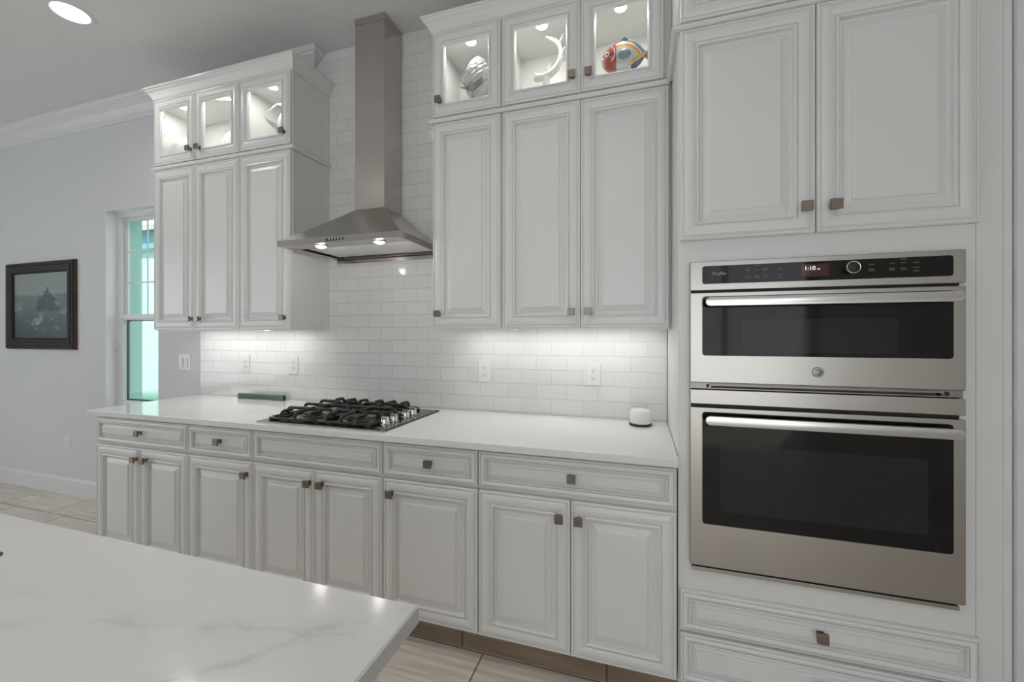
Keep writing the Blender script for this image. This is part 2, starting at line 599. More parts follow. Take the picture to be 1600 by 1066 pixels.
# exterior face of the wall around the visible window (mint stucco)
w = MB()
e0, e1 = -4.10, -3.59
w.box(XL, e0, 0.221, 0.245, 0, 3.2)
w.box(e1, 1.0, 0.221, 0.245, 0, 3.2)
w.box(e0, e1, 0.221, 0.245, 0, 0.75)
w.box(e0, e1, 0.221, 0.245, 2.335, 3.2)
w.box(wx0 + 0.001, e0, 0.152, 0.244, wz0 + 0.002, wz1 - 0.002)
w.box(e1, wx1 - 0.001, 0.152, 0.244, wz0 + 0.002, wz1 - 0.002)
w.box(e0, e1, 0.152, 0.244, 2.335, wz1 - 0.002)
struct('exterior_wall_trim', w, M_['mint'])

# baseboard and crown of the back wall
bp = [(0, 0), (0.014, 0), (0.014, 0.118), (0.011, 0.126), (0.006, 0.134), (0.004, 0.142), (0, 0.142)]
struct('baseboard_back', MB().sweep([(XL, WY - 0.0005), (-3.05, WY - 0.0005)], bp), M_['trim'])
cp = [(0, CEIL - 0.135), (0.008, CEIL - 0.135), (0.011, CEIL - 0.118), (0.02, CEIL - 0.112), (0.024, CEIL - 0.098), (0.036, CEIL - 0.085), (0.055, CEIL - 0.062), (0.078, CEIL - 0.045), (0.092, CEIL - 0.038), (0.095, CEIL - 0.027), (0.105, CEIL - 0.022), (0.112, CEIL - 0.014), (0.118, CEIL - 0.012), (0.118, CEIL - 0.001), (0, CEIL - 0.001)]
struct('trim_1', MB().sweep([(XL, WY - 0.0005), (-2.067, WY - 0.0005), (-2.067, WY)], cp), M_['trim'])

# tile backsplash
struct('backsplash', MB().box(-3.067, 0.127, 0.0, WY - 0.0005, 0.9145, CEIL - 0.001), M_['tile'])

# the visible window
win = thing('window_1', None, None, (-3.846, 0.09, wz0), kind='structure')
fr = MB()
fr.panel(wx0 + 0.0005, wx1 - 0.0005, wz0 + 0.0005, wz1 - 0.0005, 0.15, [(0, 0), (0, 0.06), (0.030, 0.06), (0.036, 0.052), (0.044, 0.052), (0.044, 0)], hole=True)
fr.box(wx0 + 0.0005, wx1 - 0.0005, WY + 0.005, 0.0895, wz0 + 0.0005, wz0 + 0.022, 0.003)
build('frame', fr, M_['vinyl'], win)
ln_ = MB()
ln_.box(wx0 + 0.0004, wx0 + 0.006, WY + 0.0005, 0.0894, wz0 + 0.023, wz1 - 0.0065)
ln_.box(wx1 - 0.006, wx1 - 0.0004, WY + 0.0005, 0.0894, wz0 + 0.023, wz1 - 0.0065)
ln_.box(wx0 + 0.0004, wx1 - 0.0004, WY + 0.0005, 0.0894, wz1 - 0.006, wz1 - 0.0004)
build('liner', ln_, mat('daylit_white_liner', (0.88, 0.89, 0.90), 0.4, var=0.01), win)  # white boards added in the recess, brightened to imitate daylight on it
us = MB()                                   # upper sash, set back
ux0, ux1, uz0, uz1 = wx0 + 0.0445, wx1 - 0.0445, 1.49, wz1 - 0.0445
us.panel(ux0, ux1, uz0, uz1, 0.146, [(0, 0), (0, 0.022), (0.022, 0.022), (0.027, 0.014), (0.030, 0.014), (0.030, 0)], hole=True)
up = build('upper_sash', us, M_['vinyl'], win)
gx0, gx1, gz0, gz1 = ux0 + 0.026, ux1 - 0.026, uz0 + 0.026, uz1 - 0.026
build('pane', MB().box(gx0, gx1, 0.137, 0.140, gz0, gz1), M_['wglass'], up)
mu = MB()
mu.box((gx0 + gx1) / 2 - 0.006, (gx0 + gx1) / 2 + 0.006, 0.1305, 0.1365, gz0, gz1, 0.001)
for k in (1, 2):
    zz = gz0 + (gz1 - gz0) * k / 3 + 0.005
    mu.box(gx0, gx1, 0.1307, 0.1363, zz - 0.006, zz + 0.006, 0.001)
build('muntin', mu, M_['vinyl'], up)
ls = MB()                                   # lower sash, in front
lx0, lx1, lz0, lz1 = wx0 + 0.032, wx1 - 0.032, wz0 + 0.045, 1.512
ls.panel(lx0, lx1, lz0, lz1, 0.115, [(0, 0), (0, 0.0235), (0.030, 0.0235), (0.036, 0.016), (0.040, 0.016), (0.040, 0)], hole=True)
lo = build('lower_sash', ls, M_['vinyl'], win)
build('pane', MB().box(lx0 + 0.036, lx1 - 0.036, 0.105, 0.108, lz0 + 0.036, lz1 - 0.036), M_['wglass'], lo)
build('dark_edge', MB().panel(lx0 + 0.0405, lx1 - 0.0405, lz0 + 0.0405, lz1 - 0.0405, 0.135, [(0, 0), (0, 0.012), (0.012, 0.012), (0.012, 0)], hole=True), mat('dark_blue_edge', (0.05, 0.07, 0.09), 0.5, var=0.05), win)  # thin dark rim behind the lower sash
build('latch', MB().box(wx0 + 0.006, wx0 + 0.014, 0.070, 0.089, 1.195, 1.235, 0.002), M_['vinyl'], win)

# unseen glazed openings; the rear one is added for its light
for nm, axis in (('added_window_2', 'rear'), ('window_3', 'left')):
    if axis == 'rear':
        t = thing(nm, None, None, (0.15, YR, 0), kind='structure')
        f = MB()
        for k in range(5):
            x = -2.2 + 1.175 * k
            f.box(max(x - 0.04, -2.199), min(x + 0.04, 2.499), YR - 0.12, YR - 0.05, 0.001, 2.599)
        f.box(-2.159, 2.459, YR - 0.118, YR - 0.052, 2.52, 2.598)
        f.box(-2.159, 2.459, YR - 0.118, YR - 0.052, 0.002, 0.06)
        build('frame', f, M_['vinyl'], t)
        build('pane', MB().box(-2.159, 2.459, YR - 0.088, YR - 0.082, 0.061, 2.519), M_['wglass'], t)
    else:
        t = thing(nm, None, None, (XL, -3.4, 0.4), kind='structure')
        f = MB()
        for k in range(4):
            y = -5.2 + 1.2 * k
            f.box(XL - 0.12, XL - 0.05, max(y - 0.04, -5.199), min(y + 0.04, -1.601), 0.401, 2.599)
        f.box(XL - 0.118, XL - 0.052, -5.159, -1.641, 2.52, 2.598)
        f.box(XL - 0.118, XL - 0.052, -5.159, -1.641, 0.402, 0.47)
        build('frame', f, M_['vinyl'], t)
        build('pane', MB().box(XL - 0.088, XL - 0.082, -5.159, -1.641, 0.471, 2.519), M_['wglass'], t)

# outside: lawn and the neighbouring house
struct('ground', MB().box(-22, 8, 0.25, 12, -0.3, -0.15), M_['grass'])
nh = thing('neighbor_house', 'mint green stucco house with pale tiled roof seen outside through the window', 'house', (-9, 2.66, -0.15))
build('wall', MB().box(-16, -4.5, 2.66, 7.0, -0.15, 2.78), M_['mint'], nh)
build('soffit', MB().box(-16.3, -4.2, 2.59, 2.659, 2.76, 2.80), M_['mint'], nh)
build('fascia', MB().box(-16.3, -4.2, 2.55, 2.589, 2.78, 3.10), M_['teal'], nh)
rf = MB()
rf.rings([[(-16.4, 2.40, 3.05), (-4.1, 2.40, 3.05), (-4.1, 2.40, 3.13), (-16.4, 2.40, 3.13)], [(-16.4, 6.5, 4.6), (-4.1, 6.5, 4.6), (-4.1, 6.5, 4.68), (-16.4, 6.5, 4.68)]])
build('roof', rf, M_['rooftile'], nh)

# ------------------------------------------------------------------ cabinet parts
DOOR = [(0, 0), (0, 0.012), (0.0015, 0.0165), (0.0045, 0.018), (0.0085, 0.018), (0.0095, 0.0140), (0.0130, 0.0140), (0.0145, 0.0172), (0.020, 0.0198), (0.030, 0.0212), (0.040, 0.0204), (0.048, 0.0180), (0.0500, 0.0140),
        (0.0530, 0.0140), (0.0545, 0.0198), (0.0585, 0.0210), (0.0615, 0.0195), (0.0635, 0.0105), (0.0655, 0.0055), (0.0740, 0.0055), (0.0765, 0.0080), (0.0965, 0.0138), (0.0975, 0.0172), (0.1015, 0.0182)]
GDOOR = [p for p in DOOR if p[0] <= 0.0621] + [(0.0655, 0.0130), (0.0670, 0.0100), (0.0670, 0.0)]
DRAW = [(i * 0.55 if i > 0.0155 else i * 0.75, o) for i, o in DOOR]


def knob(x, y, z, parent):
    k = MB()
    k.box(x - 0.0105, x + 0.0105, y - 0.0038, y - 0.0002, z - 0.0110, z + 0.0110, 0.001)
    k.lathe([(0.0065, 0.0038), (0.0052, 0.010), (0.0065, 0.017)], (x, y, z), 12, '-Y')
    k.box(x - 0.0162, x + 0.0162, y - 0.029, y - 0.018, z - 0.0162, z + 0.0162, 0.0014)
    return build('knob', k, M_['knob'], parent)


def door(x0, x1, z0, z1, yb, parent, kx=None, kz=None, name='door', material=None):
    d = build(name, MB().panel(x0, x1, z0, z1, yb, DOOR), material or M_['cab'], parent)
    if kx is not None:
        knob(kx, yb - 0.0200, kz, d)
    return d


def gdoor(x0, x1, z0, z1, yb, parent, kx, kz):
    d = build('glass_door', MB().panel(x0, x1, z0, z1, yb, GDOOR, hole=True), M_['cab'], parent)
    build('glass_pane', MB().box(x0 + 0.0655, x1 - 0.0655, yb - 0.0075, yb - 0.0045, z0 + 0.0655, z1 - 0.0655), M_['glass'], d)
    knob(kx, yb - 0.0200, kz, d)
    return d


def drawer(x0, x1, z0, z1, yb, parent, kx=None, name='drawer'):
    d = build(name, MB().panel(x0, x1, z0, z1, yb, DRAW), M_['cab'], parent)
    if kx is not None:
        knob(kx, yb - 0.0186, (z0 + z1) / 2 + 0.004, d)
    return d


# ------------------------------------------------------------------ base cabinets
YB = -0.603                                  # base face plane
BASES = [
    (-3.040, -2.293, 2, 1, 'white two-door base cabinet with one drawer at the counter end near the window'),
    (-2.293, -1.844, 1, 1, 'narrow white base cabinet, drawer over one door, second from the window end'),
    (-1.844, -1.092, 2, 0, 'white two-door base cabinet with a knobless false drawer front under the gas cooktop'),
    (-1.092, -0.637, 1, 1, 'narrow white base cabinet with its knob at upper left, right of the cooktop cabinet'),
    (-0.637, 0.126, 2, 1, 'wide white base cabinet, drawer over two doors, next to the oven tower'),
]
KN = {0: [(-2.685, 0.656), (-2.609, 0.656)], 1: [(-1.880, 0.652)], 2: [(-1.492, 0.652), (-1.420, 0.652)], 3: [(-1.046, 0.654)], 4: [(-0.297, 0.646), (-0.223, 0.646)]}
for i, (x0, x1, nd, kd, lab) in enumerate(BASES):
    t = thing('base_cabinet', lab, 'cabinet', ((x0 + x1) / 2, -0.3, 0), 'base cabinets under the counter')
    body = MB()
    a, c = x0 + 0.0008, x1 - 0.0008
    body.box(a, c, YB, -0.001, 0.105, 0.8835)
    body.box(a, c, -0.536, -0.002, 0.001, 0.105)
    build('body', body, M_['cab'], t)
    g = 0.003
    drawer(x0 + g, x1 - g, 0.726, 0.872, YB, t, (x0 + x1) / 2 + (0.012 if i == 0 else 0.006) if kd else None, 'drawer' if kd else 'false_drawer_front')
    if nd == 1:
        door(x0 + g, x1 - g, 0.118, 0.713, YB, t, *KN[i][0])
    else:
        m = (x0 + x1) / 2
        door(x0 + g, m - 0.0012, 0.118, 0.713, YB, t, *KN[i][0])
        door(m + 0.0012, x1 - g, 0.118, 0.713, YB, t, *KN[i][1])
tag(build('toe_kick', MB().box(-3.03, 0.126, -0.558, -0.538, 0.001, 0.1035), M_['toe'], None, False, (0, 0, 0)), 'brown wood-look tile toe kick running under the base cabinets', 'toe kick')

# worktop
ct = MB()
ct.box(-3.067, 0.1285, -0.652, -0.001, 0.8845, 0.914, 0.003)
tag(build('countertop', ct, M_['counter'], None, False, (0, 0, 0)), 'long white quartz countertop along the tiled wall, holding the gas cooktop', 'countertop')

# ------------------------------------------------------------------ upper cabinets
YU = -0.290
CROWN = [(0, 2.8885), (0.005, 2.8885), (0.007, 2.894), (0.012, 2.898), (0.015, 2.906), (0.022, 2.920), (0.032, 2.934), (0.043, 2.944), (0.045, 2.951), (0.051, 2.953), (0.052, 2.9615), (0, 2.9615)]
RAIL = [(0, 2.4285), (0.012, 2.4285), (0.0175, 2.432), (0.021, 2.438), (0.021, 2.445), (0.0175, 2.451), (0.012, 2.4545), (0, 2.4545)]
Z0, Z1 = 1.3765, 2.4275                       # lower units
G0, G1 = 2.4565, 2.888                        # glass units
UP = [
    (-3.064, -2.318, 'wall_cabinet', [(-2.714, 1.449), (-2.638, 1.449)], 'tall white two-door wall cabinet nearest the window'),
    (-2.318, -1.9285, 'wall_cabinet', [(-1.968, 1.449)], 'narrow white wall cabinet just left of the range hood'),
    (-1.015, -0.641, 'wall_cabinet', [(-0.977, 1.456)], 'narrow white wall cabinet just right of the range hood'),
    (-0.641, 0.1195, 'wall_cabinet', [(-0.300, 1.455), (-0.224, 1.455)], 'tall white two-door wall cabinet beside the oven tower'),
]
for i, (x0, x1, nm, kn, lab) in enumerate(UP):
    t = thing(nm, lab, 'cabinet', ((x0 + x1) / 2, -0.15, Z0), 'solid-door wall cabinets')
    a, c = x0 + 0.0008, x1 - 0.0008
    b = MB()
    b.box(a, c, YU, -0.001, Z0 + 0.014, Z1)
    b.box(a, c, YU, YU + 0.02, Z0, Z0 + 0.014)      # bottom rail hides the light bar
    b.box(a, a + 0.016, YU + 0.02, -0.001, Z0, Z0 + 0.014)
    b.box(c - 0.016, c, YU + 0.02, -0.001, Z0, Z0 + 0.014)
    if i == 1:                                    # framed end panel towards the hood
        b.box(c - 0.001, c + 0.004, YU, YU + 0.012, Z0, Z1)
        b.box(c - 0.001, c + 0.004, -0.022, -0.001, Z0, Z1)
    build('body', b, M_['cab'], t)
    g = 0.0025 if i != 2 else 0.003
    if len(kn) == 1:
        door(x0 + g, x1 - g - (0.003 if i == 2 else 0), Z0 + 0.006, Z1 - 0.004, YU, t, *kn[0])
    else:
        m = (x0 + x1) / 2
        door(x0 + g + (0.003 if i == 3 else 0), m - 0.001, Z0 + 0.006, Z1 - 0.004, YU, t, *kn[0])
        door(m + 0.001, x1 - g, Z0 + 0.006, Z1 - 0.004, YU, t, *kn[1])
GL = [
    (-3.064, -2.318, [(-2.720, 2.524), (-2.643, 2.524)], 'glass-door top cabinet with two doors, nearest the window'),
    (-2.318, -1.9285, [(-1.972, 2.525)], 'narrow glass-door top cabinet just left of the hood chimney'),
    (-1.015, -0.641, [(-0.973, 2.534)], 'narrow glass-door top cabinet just right of the hood chimney'),
    (-0.641, 0.099, [(-0.298, 2.534), (-0.224, 2.534)], 'glass-door top cabinet with two doors, holding the colourful fish'),
]
for i, (x0, x1, kn, lab) in enumerate(GL):
    t = thing('display_cabinet', lab, 'cabinet', ((x0 + x1) / 2, -0.15, G0), 'glass-door display cabinets')
    a, c = x0 + 0.0008, x1 - 0.0008
    b = MB()
    b.box(a, a + 0.017, YU, -0.001, G0, G1)
    b.box(c - 0.017, c, YU, -0.001, G0, G1)
    b.box(a + 0.017, c - 0.017, YU, -0.001, G0, G0 + 0.018)
    b.box(a + 0.017, c - 0.017, YU, -0.001, G1 - 0.030, G1)
    b.box(a + 0.017, c - 0.017, -0.012, -0.001, G0 + 0.018, G1 - 0.030)
    if i == 1:
        b.box(c - 0.001, c + 0.004, YU, YU + 0.012, G0, G1)
        b.box(c - 0.001, c + 0.004, -0.022, -0.001, G0, G1)
    build('body', b, M_['cabin'], t)
    g = 0.0025
    gz0, gz1 = G0 + 0.002, G1 - 0.003
    if len(kn) == 1:
        gdoor(x0 + g, x1 - g - (0.003 if i == 2 else 0), gz0, gz1, YU, t, *kn[0])
        xs = [(x0 + x1) / 2]
    else:
        m = (-2.691 if i == 0 else -0.2605)
        gdoor(x0 + g, m - 0.001, gz0, gz1, YU, t, *kn[0])
        gdoor(m + 0.001, x1 - g, gz0, gz1, YU, t, *kn[1])
        xs = [x0 + 0.25 * (x1 - x0), x0 + 0.75 * (x1 - x0)]
        if i == 0:                                # hinges of the left door
            for z in (2.54, 2.68, 2.80):
                build('hinge', MB().box(x0 + 0.0182, x0 + 0.030, YU + 0.002, YU + 0.03, z - 0.008, z + 0.008, 0.001), M_['knob'], t)
    for k, x in enumerate(xs):
        pk = MB().lathe([(0.032, 0.0), (0.034, 0.004), (0.034, 0.010)], (x, -0.245, G1 - 0.0402), 24)
        p_ = build('puck_light', pk, M_['plastic'], t, True)
        build('lens', MB().lathe([(0.026, 0), (0.026, 0.0015)], (x, -0.245, G1 - 0.0420), 24), M_['led'], p_)
        lamp('puck_lamp', 'AREA', (x, -0.245, G1 - 0.0430), (0, 0, 0), 0.9, (1, 0.97, 0.93), 0.05, shape='DISK')

tag(build('filler_strip', MB().box(0.1199, 0.1297, YU + 0.012, -0.001, Z0, 2.4562), M_['cab']), 'thin white filler strip between the tall wall cabinet and the oven tower', 'panel')
tag(build('filler_strip', MB().box(0.0992, 0.1297, YU + 0.012, -0.001, G0 + 0.001, G1), M_['cab']), 'short white filler strip between the fish display cabinet and the oven tower', 'panel')
# mouldings
LP = [(-3.064, -0.0015), (-3.064, YU), (-1.9285, YU), (-1.9285, -0.0015)]
RP = [(-1.015, -0.0015), (-1.015, YU), (0.0985, YU)]


def mould(name, path, prof, label, cat):
    # outward is to the right of travel
    o = build(name, MB().sweep(list(path), prof), M_['cab'], None, False, (path[1][0], path[1][1], prof[0][1]))
    tag(o, label, cat)
    return o


def flip(p):
    return list(reversed(p))


# travel so that "right of travel" points into the room
def outward(path):
    a, b = path[1], path[2]
    d = Vector((b[0] - a[0], b[1] - a[1]))
    return path if Vector((d.y, -d.x)).y < 0 else flip(path)


mould('crown_molding', outward(LP), CROWN, 'white crown molding around the cabinets left of the hood', 'molding')
mould('crown_molding', outward(RP), CROWN, 'white crown molding over the cabinets right of the hood', 'molding')
mould('rail_molding', outward(LP), RAIL, 'thin white rail between the two rows of cabinets left of the hood', 'molding')
mould('rail_molding', outward(RP[:2] + [(0.1195, YU)]), RAIL, 'thin white rail between the two rows of cabinets right of the hood', 'molding')

# under-cabinet light bars
for (x0, x1, lab) in ((-3.02, -2.0, 'slim white light bar under the wall cabinets left of the hood'), (-0.97, 0.07, 'slim white light bar under the wall cabinets right of the hood')):
    t = thing('under_cabinet_light', lab, 'light', ((x0 + x1) / 2, -0.12, 1.380), 'under-cabinet light bars')
    build('housing', MB().box(x0, x1, -0.150, -0.105, 1.382, 1.3903, 0.001), M_['plastic'], t)
    build('lens', MB().box(x0 + 0.01, x1 - 0.01, -0.145, -0.110, 1.3795, 1.382), M_['ledbar'], t)
    lamp('light_bar_lamp', 'AREA', ((x0 + x1) / 2, -0.128, 1.3785), (0, 0, 0), 1.15, (1, 0.975, 0.94), x1 - x0 - 0.04, 0.03)

# ------------------------------------------------------------------ oven tower
TX0, TX1, TY = 0.130, 0.9605, -0.600
tw = thing('oven_tower', 'tall white oven cabinet with doors above and drawers below the double oven', 'cabinet', (0.545, -0.3, 0))
b = MB()
b.box(TX0, TX0 + 0.018, TY, -0.001, 0.105, 2.4325)
b.box(TX1 - 0.018, TX1, TY, -0.001, 0.105, 2.4325)
b.box(TX0 + 0.018, TX1 - 0.018, -0.016, -0.001, 0.105, 2.4325)
b.box(TX0 + 0.018, 0.182, TY, TY + 0.02, 0.105, 2.4325)
b.box(0.908, TX1 - 0.018, TY, TY + 0.02, 0.105, 2.4325)
b.box(0.182, 0.908, TY, TY + 0.02, 0.105, 0.535)
b.box(0.182, 0.908, TY, TY + 0.02, 1.595, 2.4325)
b.box(TX0 + 0.018, TX1 - 0.018, TY + 0.02, -0.016, 0.485, 0.503)
b.box(TX0 + 0.018, TX1 - 0.018, TY + 0.02, -0.016, 1.645, 1.663)
b.box(TX0 + 0.002, TX1, -0.536, -0.002, 0.001, 0.105)
build('body', b, M_['cab'], tw)
door(0.135, 0.5460, 1.684, 2.4305, TY, tw, 0.515, 1.767)
door(0.5485, 0.962, 1.684, 2.4305, TY, tw, 0.594, 1.766)
drawer(0.135, 0.964, 0.302, 0.445, TY, tw, 0.557)
drawer(0.135, 0.964, 0.118, 0.292, TY, tw, 0.557)
tt = thing('top_cabinet', 'white cabinet above the rail over the oven tower, cut by the top edge', 'cabinet', (0.545, -0.3, 2.457))
build('body', MB().box(TX0, TX1, TY, -0.001, 2.4570, 2.888), M_['cab'], tt)
door(0.135, 0.5460, 2.4600, 2.885, TY, tt)
door(0.5485, 0.962, 2.4600, 2.885, TY, tt)
tr = [(TX0, YU - 0.0225), (TX0, TY), (1.043, TY)]
RT = [(0, 2.4335), (0.012, 2.4335), (0.0185, 2.437), (0.022, 2.442), (0.022, 2.448), (0.0185, 2.453), (0.012, 2.4562), (0, 2.4562)]
mould('rail_molding', outward(tr), RT, 'thin white rail over the two upper doors of the oven tower', 'molding')
mould('crown_molding', outward([(TX0, YU - 0.054), (TX0, TY), (1.043, TY)]), CROWN, 'white crown molding above the top cabinet of the oven tower', 'molding')
tag(build('filler_board', MB().box(0.9615, 1.0235, TY, TY + 0.02, 0.001, 2.888), M_['cab']), 'narrow white filler strip right of the oven tower', 'panel')
tag(build('end_panel', MB().box(1.0245, 1.0440, TY + 0.0005, -0.001, 0.001, 2.888), M_['cab']), 'white end panel edge standing between filler strip and pale side panel', 'panel')
tag(build('side_panel', MB().box(1.0470, 1.1200, TY - 0.012, -0.001, 0.001, 2.95), M_['trim']), 'pale side panel at the right edge of the picture', 'panel')

# ------------------------------------------------------------------ wall oven and microwave
YO = -0.6005
ov = thing('double_oven', 'stainless steel built-in double oven with microwave above and black glass doors', 'oven', (0.545, -0.3, 0.53))
b = MB()
b.box(0.186, 0.904, -0.578, -0.05, 0.54, 1.59)
b.box(0.172, 0.918, -0.607, -0.578, 0.5385, 1.598)
build('body', b, M_['dark'], ov)
cpn = build('control_panel', MB().box(0.167, 0.923, -0.626, -0.607, 1.5045, 1.605, 0.002), M_['steel'], ov)
build('panel_glass', MB().prism(rrect(0.206, 0.893, 1.5265, 1.5885, 0.008), 'Y', -0.6255, -0.6275, 0.0004), M_['bglass'], cpn)
build('display', MB().box(0.503, 0.578, -0.6280, -0.6274, 1.540, 1.580), M_['display'], cpn)
dg = MB()
add_text(dg, '1:10', 0.0185, 0.510, -0.6284, 1.5605)
add_text(dg, 'PM', 0.0065, 0.546, -0.6284, 1.5605)
build('clock_digits', dg, M_['ledtxt'], cpn)
lt = MB()
add_text(lt, 'Profile', 0.0165, 0.2380, -0.6280, 1.5560)
build('lettering', lt, M_['print'], cpn)
rs = random.Random(3)
for (cx, zrows) in ((0.347, (1.573, 1.568, 1.547, 1.542)), (0.3735, (1.582, 1.568, 1.547, 1.543)), (0.398, (1.571, 1.566, 1.549, 1.543)), (0.440, (1.570, 1.565, 1.549, 1.540)),
                    (0.690, (1.571, 1.556, 1.551)), (0.743, (1.572, 1.556, 1.551)), (0.772, (1.583, 1.572, 1.556, 1.552)), (0.803, (1.571, 1.556, 1.546))):
    ink = MB()
    for z in zrows:
        x = cx - 0.007
        while x < cx + 0.007:
            wd = rs.uniform(0.0012, 0.0028)
            ink.box(x, min(x + wd, cx + 0.0085), -0.6279, -0.6274, z - 0.0011, z + 0.0011)
            x += wd + 0.0007
    build('panel_print', ink, M_['ink'], cpn)
kd = build('dial', MB().lathe([(0.020, 0.0), (0.020, 0.006), (0.0185, 0.018), (0.0165, 0.0195)], (0.637, -0.6272, 1.562), 32, '-Y'), M_['dark'], cpn, True)
build('dial_ring', MB().lathe([(0.0168, 0.0196), (0.0185, 0.0184), (0.0192, 0.0196), (0.0180, 0.0205), (0.0168, 0.0204)], (0.637, -0.6272, 1.562), 32, '-Y', False, False), M_['chrome'], kd, True)


def handle(zc, parent):
    h = MB()
    x0, x1 = 0.211, 0.897
    n = 16
    ring = []
    # a slightly bowed bar with rounded ends and a soft face
    for (dy, k) in ((-0.630, 1.0), (-0.666, 1.0), (-0.6695, 0.965), (-0.6715, 0.88), (-0.6725, 0.5)):
        ring.append([(p[0], dy, p[1]) for p in rrect(x0 + (1 - k) * 0.012, x1 - (1 - k) * 0.012, zc - 0.0165 * k, zc + 0.0165 * k, 0.0160 * k, 8)])
    ring[0] = [(p[0], -0.654, p[1]) for p in rrect(x0 + 0.004, x1 - 0.004, zc - 0.013, zc + 0.013, 0.0125, 8)]
    h.rings(ring)
    for x in (x0 + 0.035, x1 - 0.035):
        h.box(x - 0.014, x + 0.014, -0.655, -0.6285, zc - 0.010, zc + 0.010, 0.002)
    return build('handle', h, M_['steel_light'], parent, True)


def oven_door(name, z0, z1, gz0, gz1, scr, hz):
    d = build(name, MB().box(0.167, 0.923, -0.626, -0.6075, z0, z1, 0.002), M_['steel'], ov)
    build('door_glass', MB().prism(rrect(0.206, 0.893, gz0, gz1, 0.010), 'Y', -0.6255, -0.6285, 0.0005), M_['bglass'], d)
    build('window_screen', MB().prism(rrect(*scr, 0.008), 'Y', -0.6284, -0.6288), M_['screen'], d)
    handle(hz, d)
    return d


mw = oven_door('microwave_door', 1.184, 1.4965, 1.278, 1.4835, (0.330, 0.757, 1.291, 1.402), 1.4625)
bd = build('badge', MB().lathe([(0.0165, 0), (0.0165, 0.003), (0.0150, 0.004)], (0.549, -0.6262, 1.229), 32, '-Y'), mat('badge_grey', (0.30, 0.285, 0.27), 0.3, 1.0, var=0.05), mw, True)
em = MB()
em.lathe([(0.0128, 0.0040), (0.0128, 0.0046), (0.0140, 0.0046), (0.0140, 0.0040)], (0.549, -0.6262, 1.229), 32, '-Y', False, False)
for k in range(4):                               # curls between ring and letters
    a = k * P / 2 + P / 4
    em.tube([(0.549 + 0.0115 * math.cos(a + q * 0.5), -0.6304, 1.229 + 0.0115 * math.sin(a + q * 0.5)) for q in (-0.8, -0.4, 0, 0.4, 0.8)], [0.0003, 0.0007, 0.0009, 0.0007, 0.0003], 6)
em.tube([(0.549 - 0.001 + 0.0045 * math.cos(t * 0.35 + 0.8) * 0.9 - 0.003, -0.6304, 1.229 + 0.006 * math.sin(t * 0.35 + 0.8)) for t in range(16)], 0.0007, 6)
em.tube([(0.549 + 0.0055 + 0.0035 * math.cos(t * 0.3 + 0.6), -0.6304, 1.229 + 0.003 + 0.003 * math.sin(t * 0.3 + 0.6)) for t in range(16)], 0.0006, 6)
em.tube([(0.549 + 0.0055 + 0.0040 * math.cos(t * 0.3 + 1.6), -0.6304, 1.229 - 0.003 + 0.003 * math.sin(t * 0.3 + 1.6)) for t in range(16)], 0.0006, 6)
build('monogram', em, mat('badge_light', (0.62, 0.60, 0.58), 0.25, 1.0, var=0.03), bd)
v = MB()                                         # hinge slot between the doors
v.box(0.167, 0.923, -0.6145, -0.6075, 1.161, 1.183, 0.001)
v.box(0.232, 0.870, -0.6205, -0.6145, 1.1745, 1.1795, 0.0006)
build('vent_trim', v, mat('brown_steel_strip', (0.34, 0.31, 0.285), 0.35, 1.0, var=0.05), ov)  # strip in a darker, browner steel
v = MB()
v.box(0.236, 0.872, -0.6190, -0.6147, 1.1655, 1.1720)
for x in (0.225, 0.862, 0.884):
    v.box(x - 0.004, x + 0.004, -0.6190, -0.6147, 1.166, 1.178)
build('vent_slot', v, M_['dark'], ov)
build('middle_band', MB().box(0.167, 0.923, -0.626, -0.6075, 1.109, 1.1595, 0.002), M_['steel'], ov)
oven_door('oven_door', 0.5445, 1.0975, 0.693, 1.082, (0.262, 0.832, 0.742, 0.972), 1.060)
build('bottom_trim', MB().box(0.172, 0.912, -0.620, -0.6075, 0.524, 0.5365, 0.001), M_['steel'], ov)

# ------------------------------------------------------------------ range hood
hd = thing('range_hood', 'stainless steel chimney range hood rising to the ceiling above the cooktop', 'range hood', (-1.479, -0.2, 1.82))
hx0, hx1, hy = -1.857, -1.101, -0.464
can = MB()
r0 = lambda z: [(hx0, -0.002, z), (hx1, -0.002, z), (hx1, hy, z), (hx0, hy, z)]
rim = [
    [(hx0 + 0.028, -0.014, 1.829), (hx1 - 0.028, -0.014, 1.829), (hx1 - 0.028, hy + 0.13, 1.829), (hx0 + 0.028, hy + 0.13, 1.829)],
    [(hx0 + 0.012, -0.006, 1.824), (hx1 - 0.012, -0.006, 1.824), (hx1 - 0.012, hy + 0.012, 1.824), (hx0 + 0.012, hy + 0.012, 1.824)],
    r0(1.8215), r0(1.852)]
for k in range(1, 7):                            # slightly concave slope up to the chimney
    t = k / 6
    e = t - 0.05 * math.sin(P * t)
    z = 1.852 + (2.072 - 1.852) * t
    xa, xb = hx0 + (-1.581 - hx0) * (t + 0.03 * math.sin(P * t)), hx1 + (-1.383 - hx1) * (t + 0.03 * math.sin(P * t))
    ya = hy + (-0.186 - hy) * (t + 0.03 * math.sin(P * t))
    rim.append([(xa, -0.002, z), (xb, -0.002, z), (xb, ya, z), (xa, ya, z)])
can.rings(rim, cap0=False)
cano = build('canopy', can, M_['hood'], hd)
build('inner_pan', MB().box(hx0 + 0.026, hx1 - 0.026, hy + 0.125, -0.012, 1.8475, 1.8500), M_['hood'], hd)
ch = MB()
ch.box(-1.5800, -1.3840, -0.1845, -0.002, 2.0725, 3.140, 0.0015)
build('chimney', ch, M_['hood'], hd)
build('chimney_cover', MB().box(-1.5812, -1.3828, -0.1857, -0.002, 3.1402, 3.1785, 0.001), M_['hood'], hd)
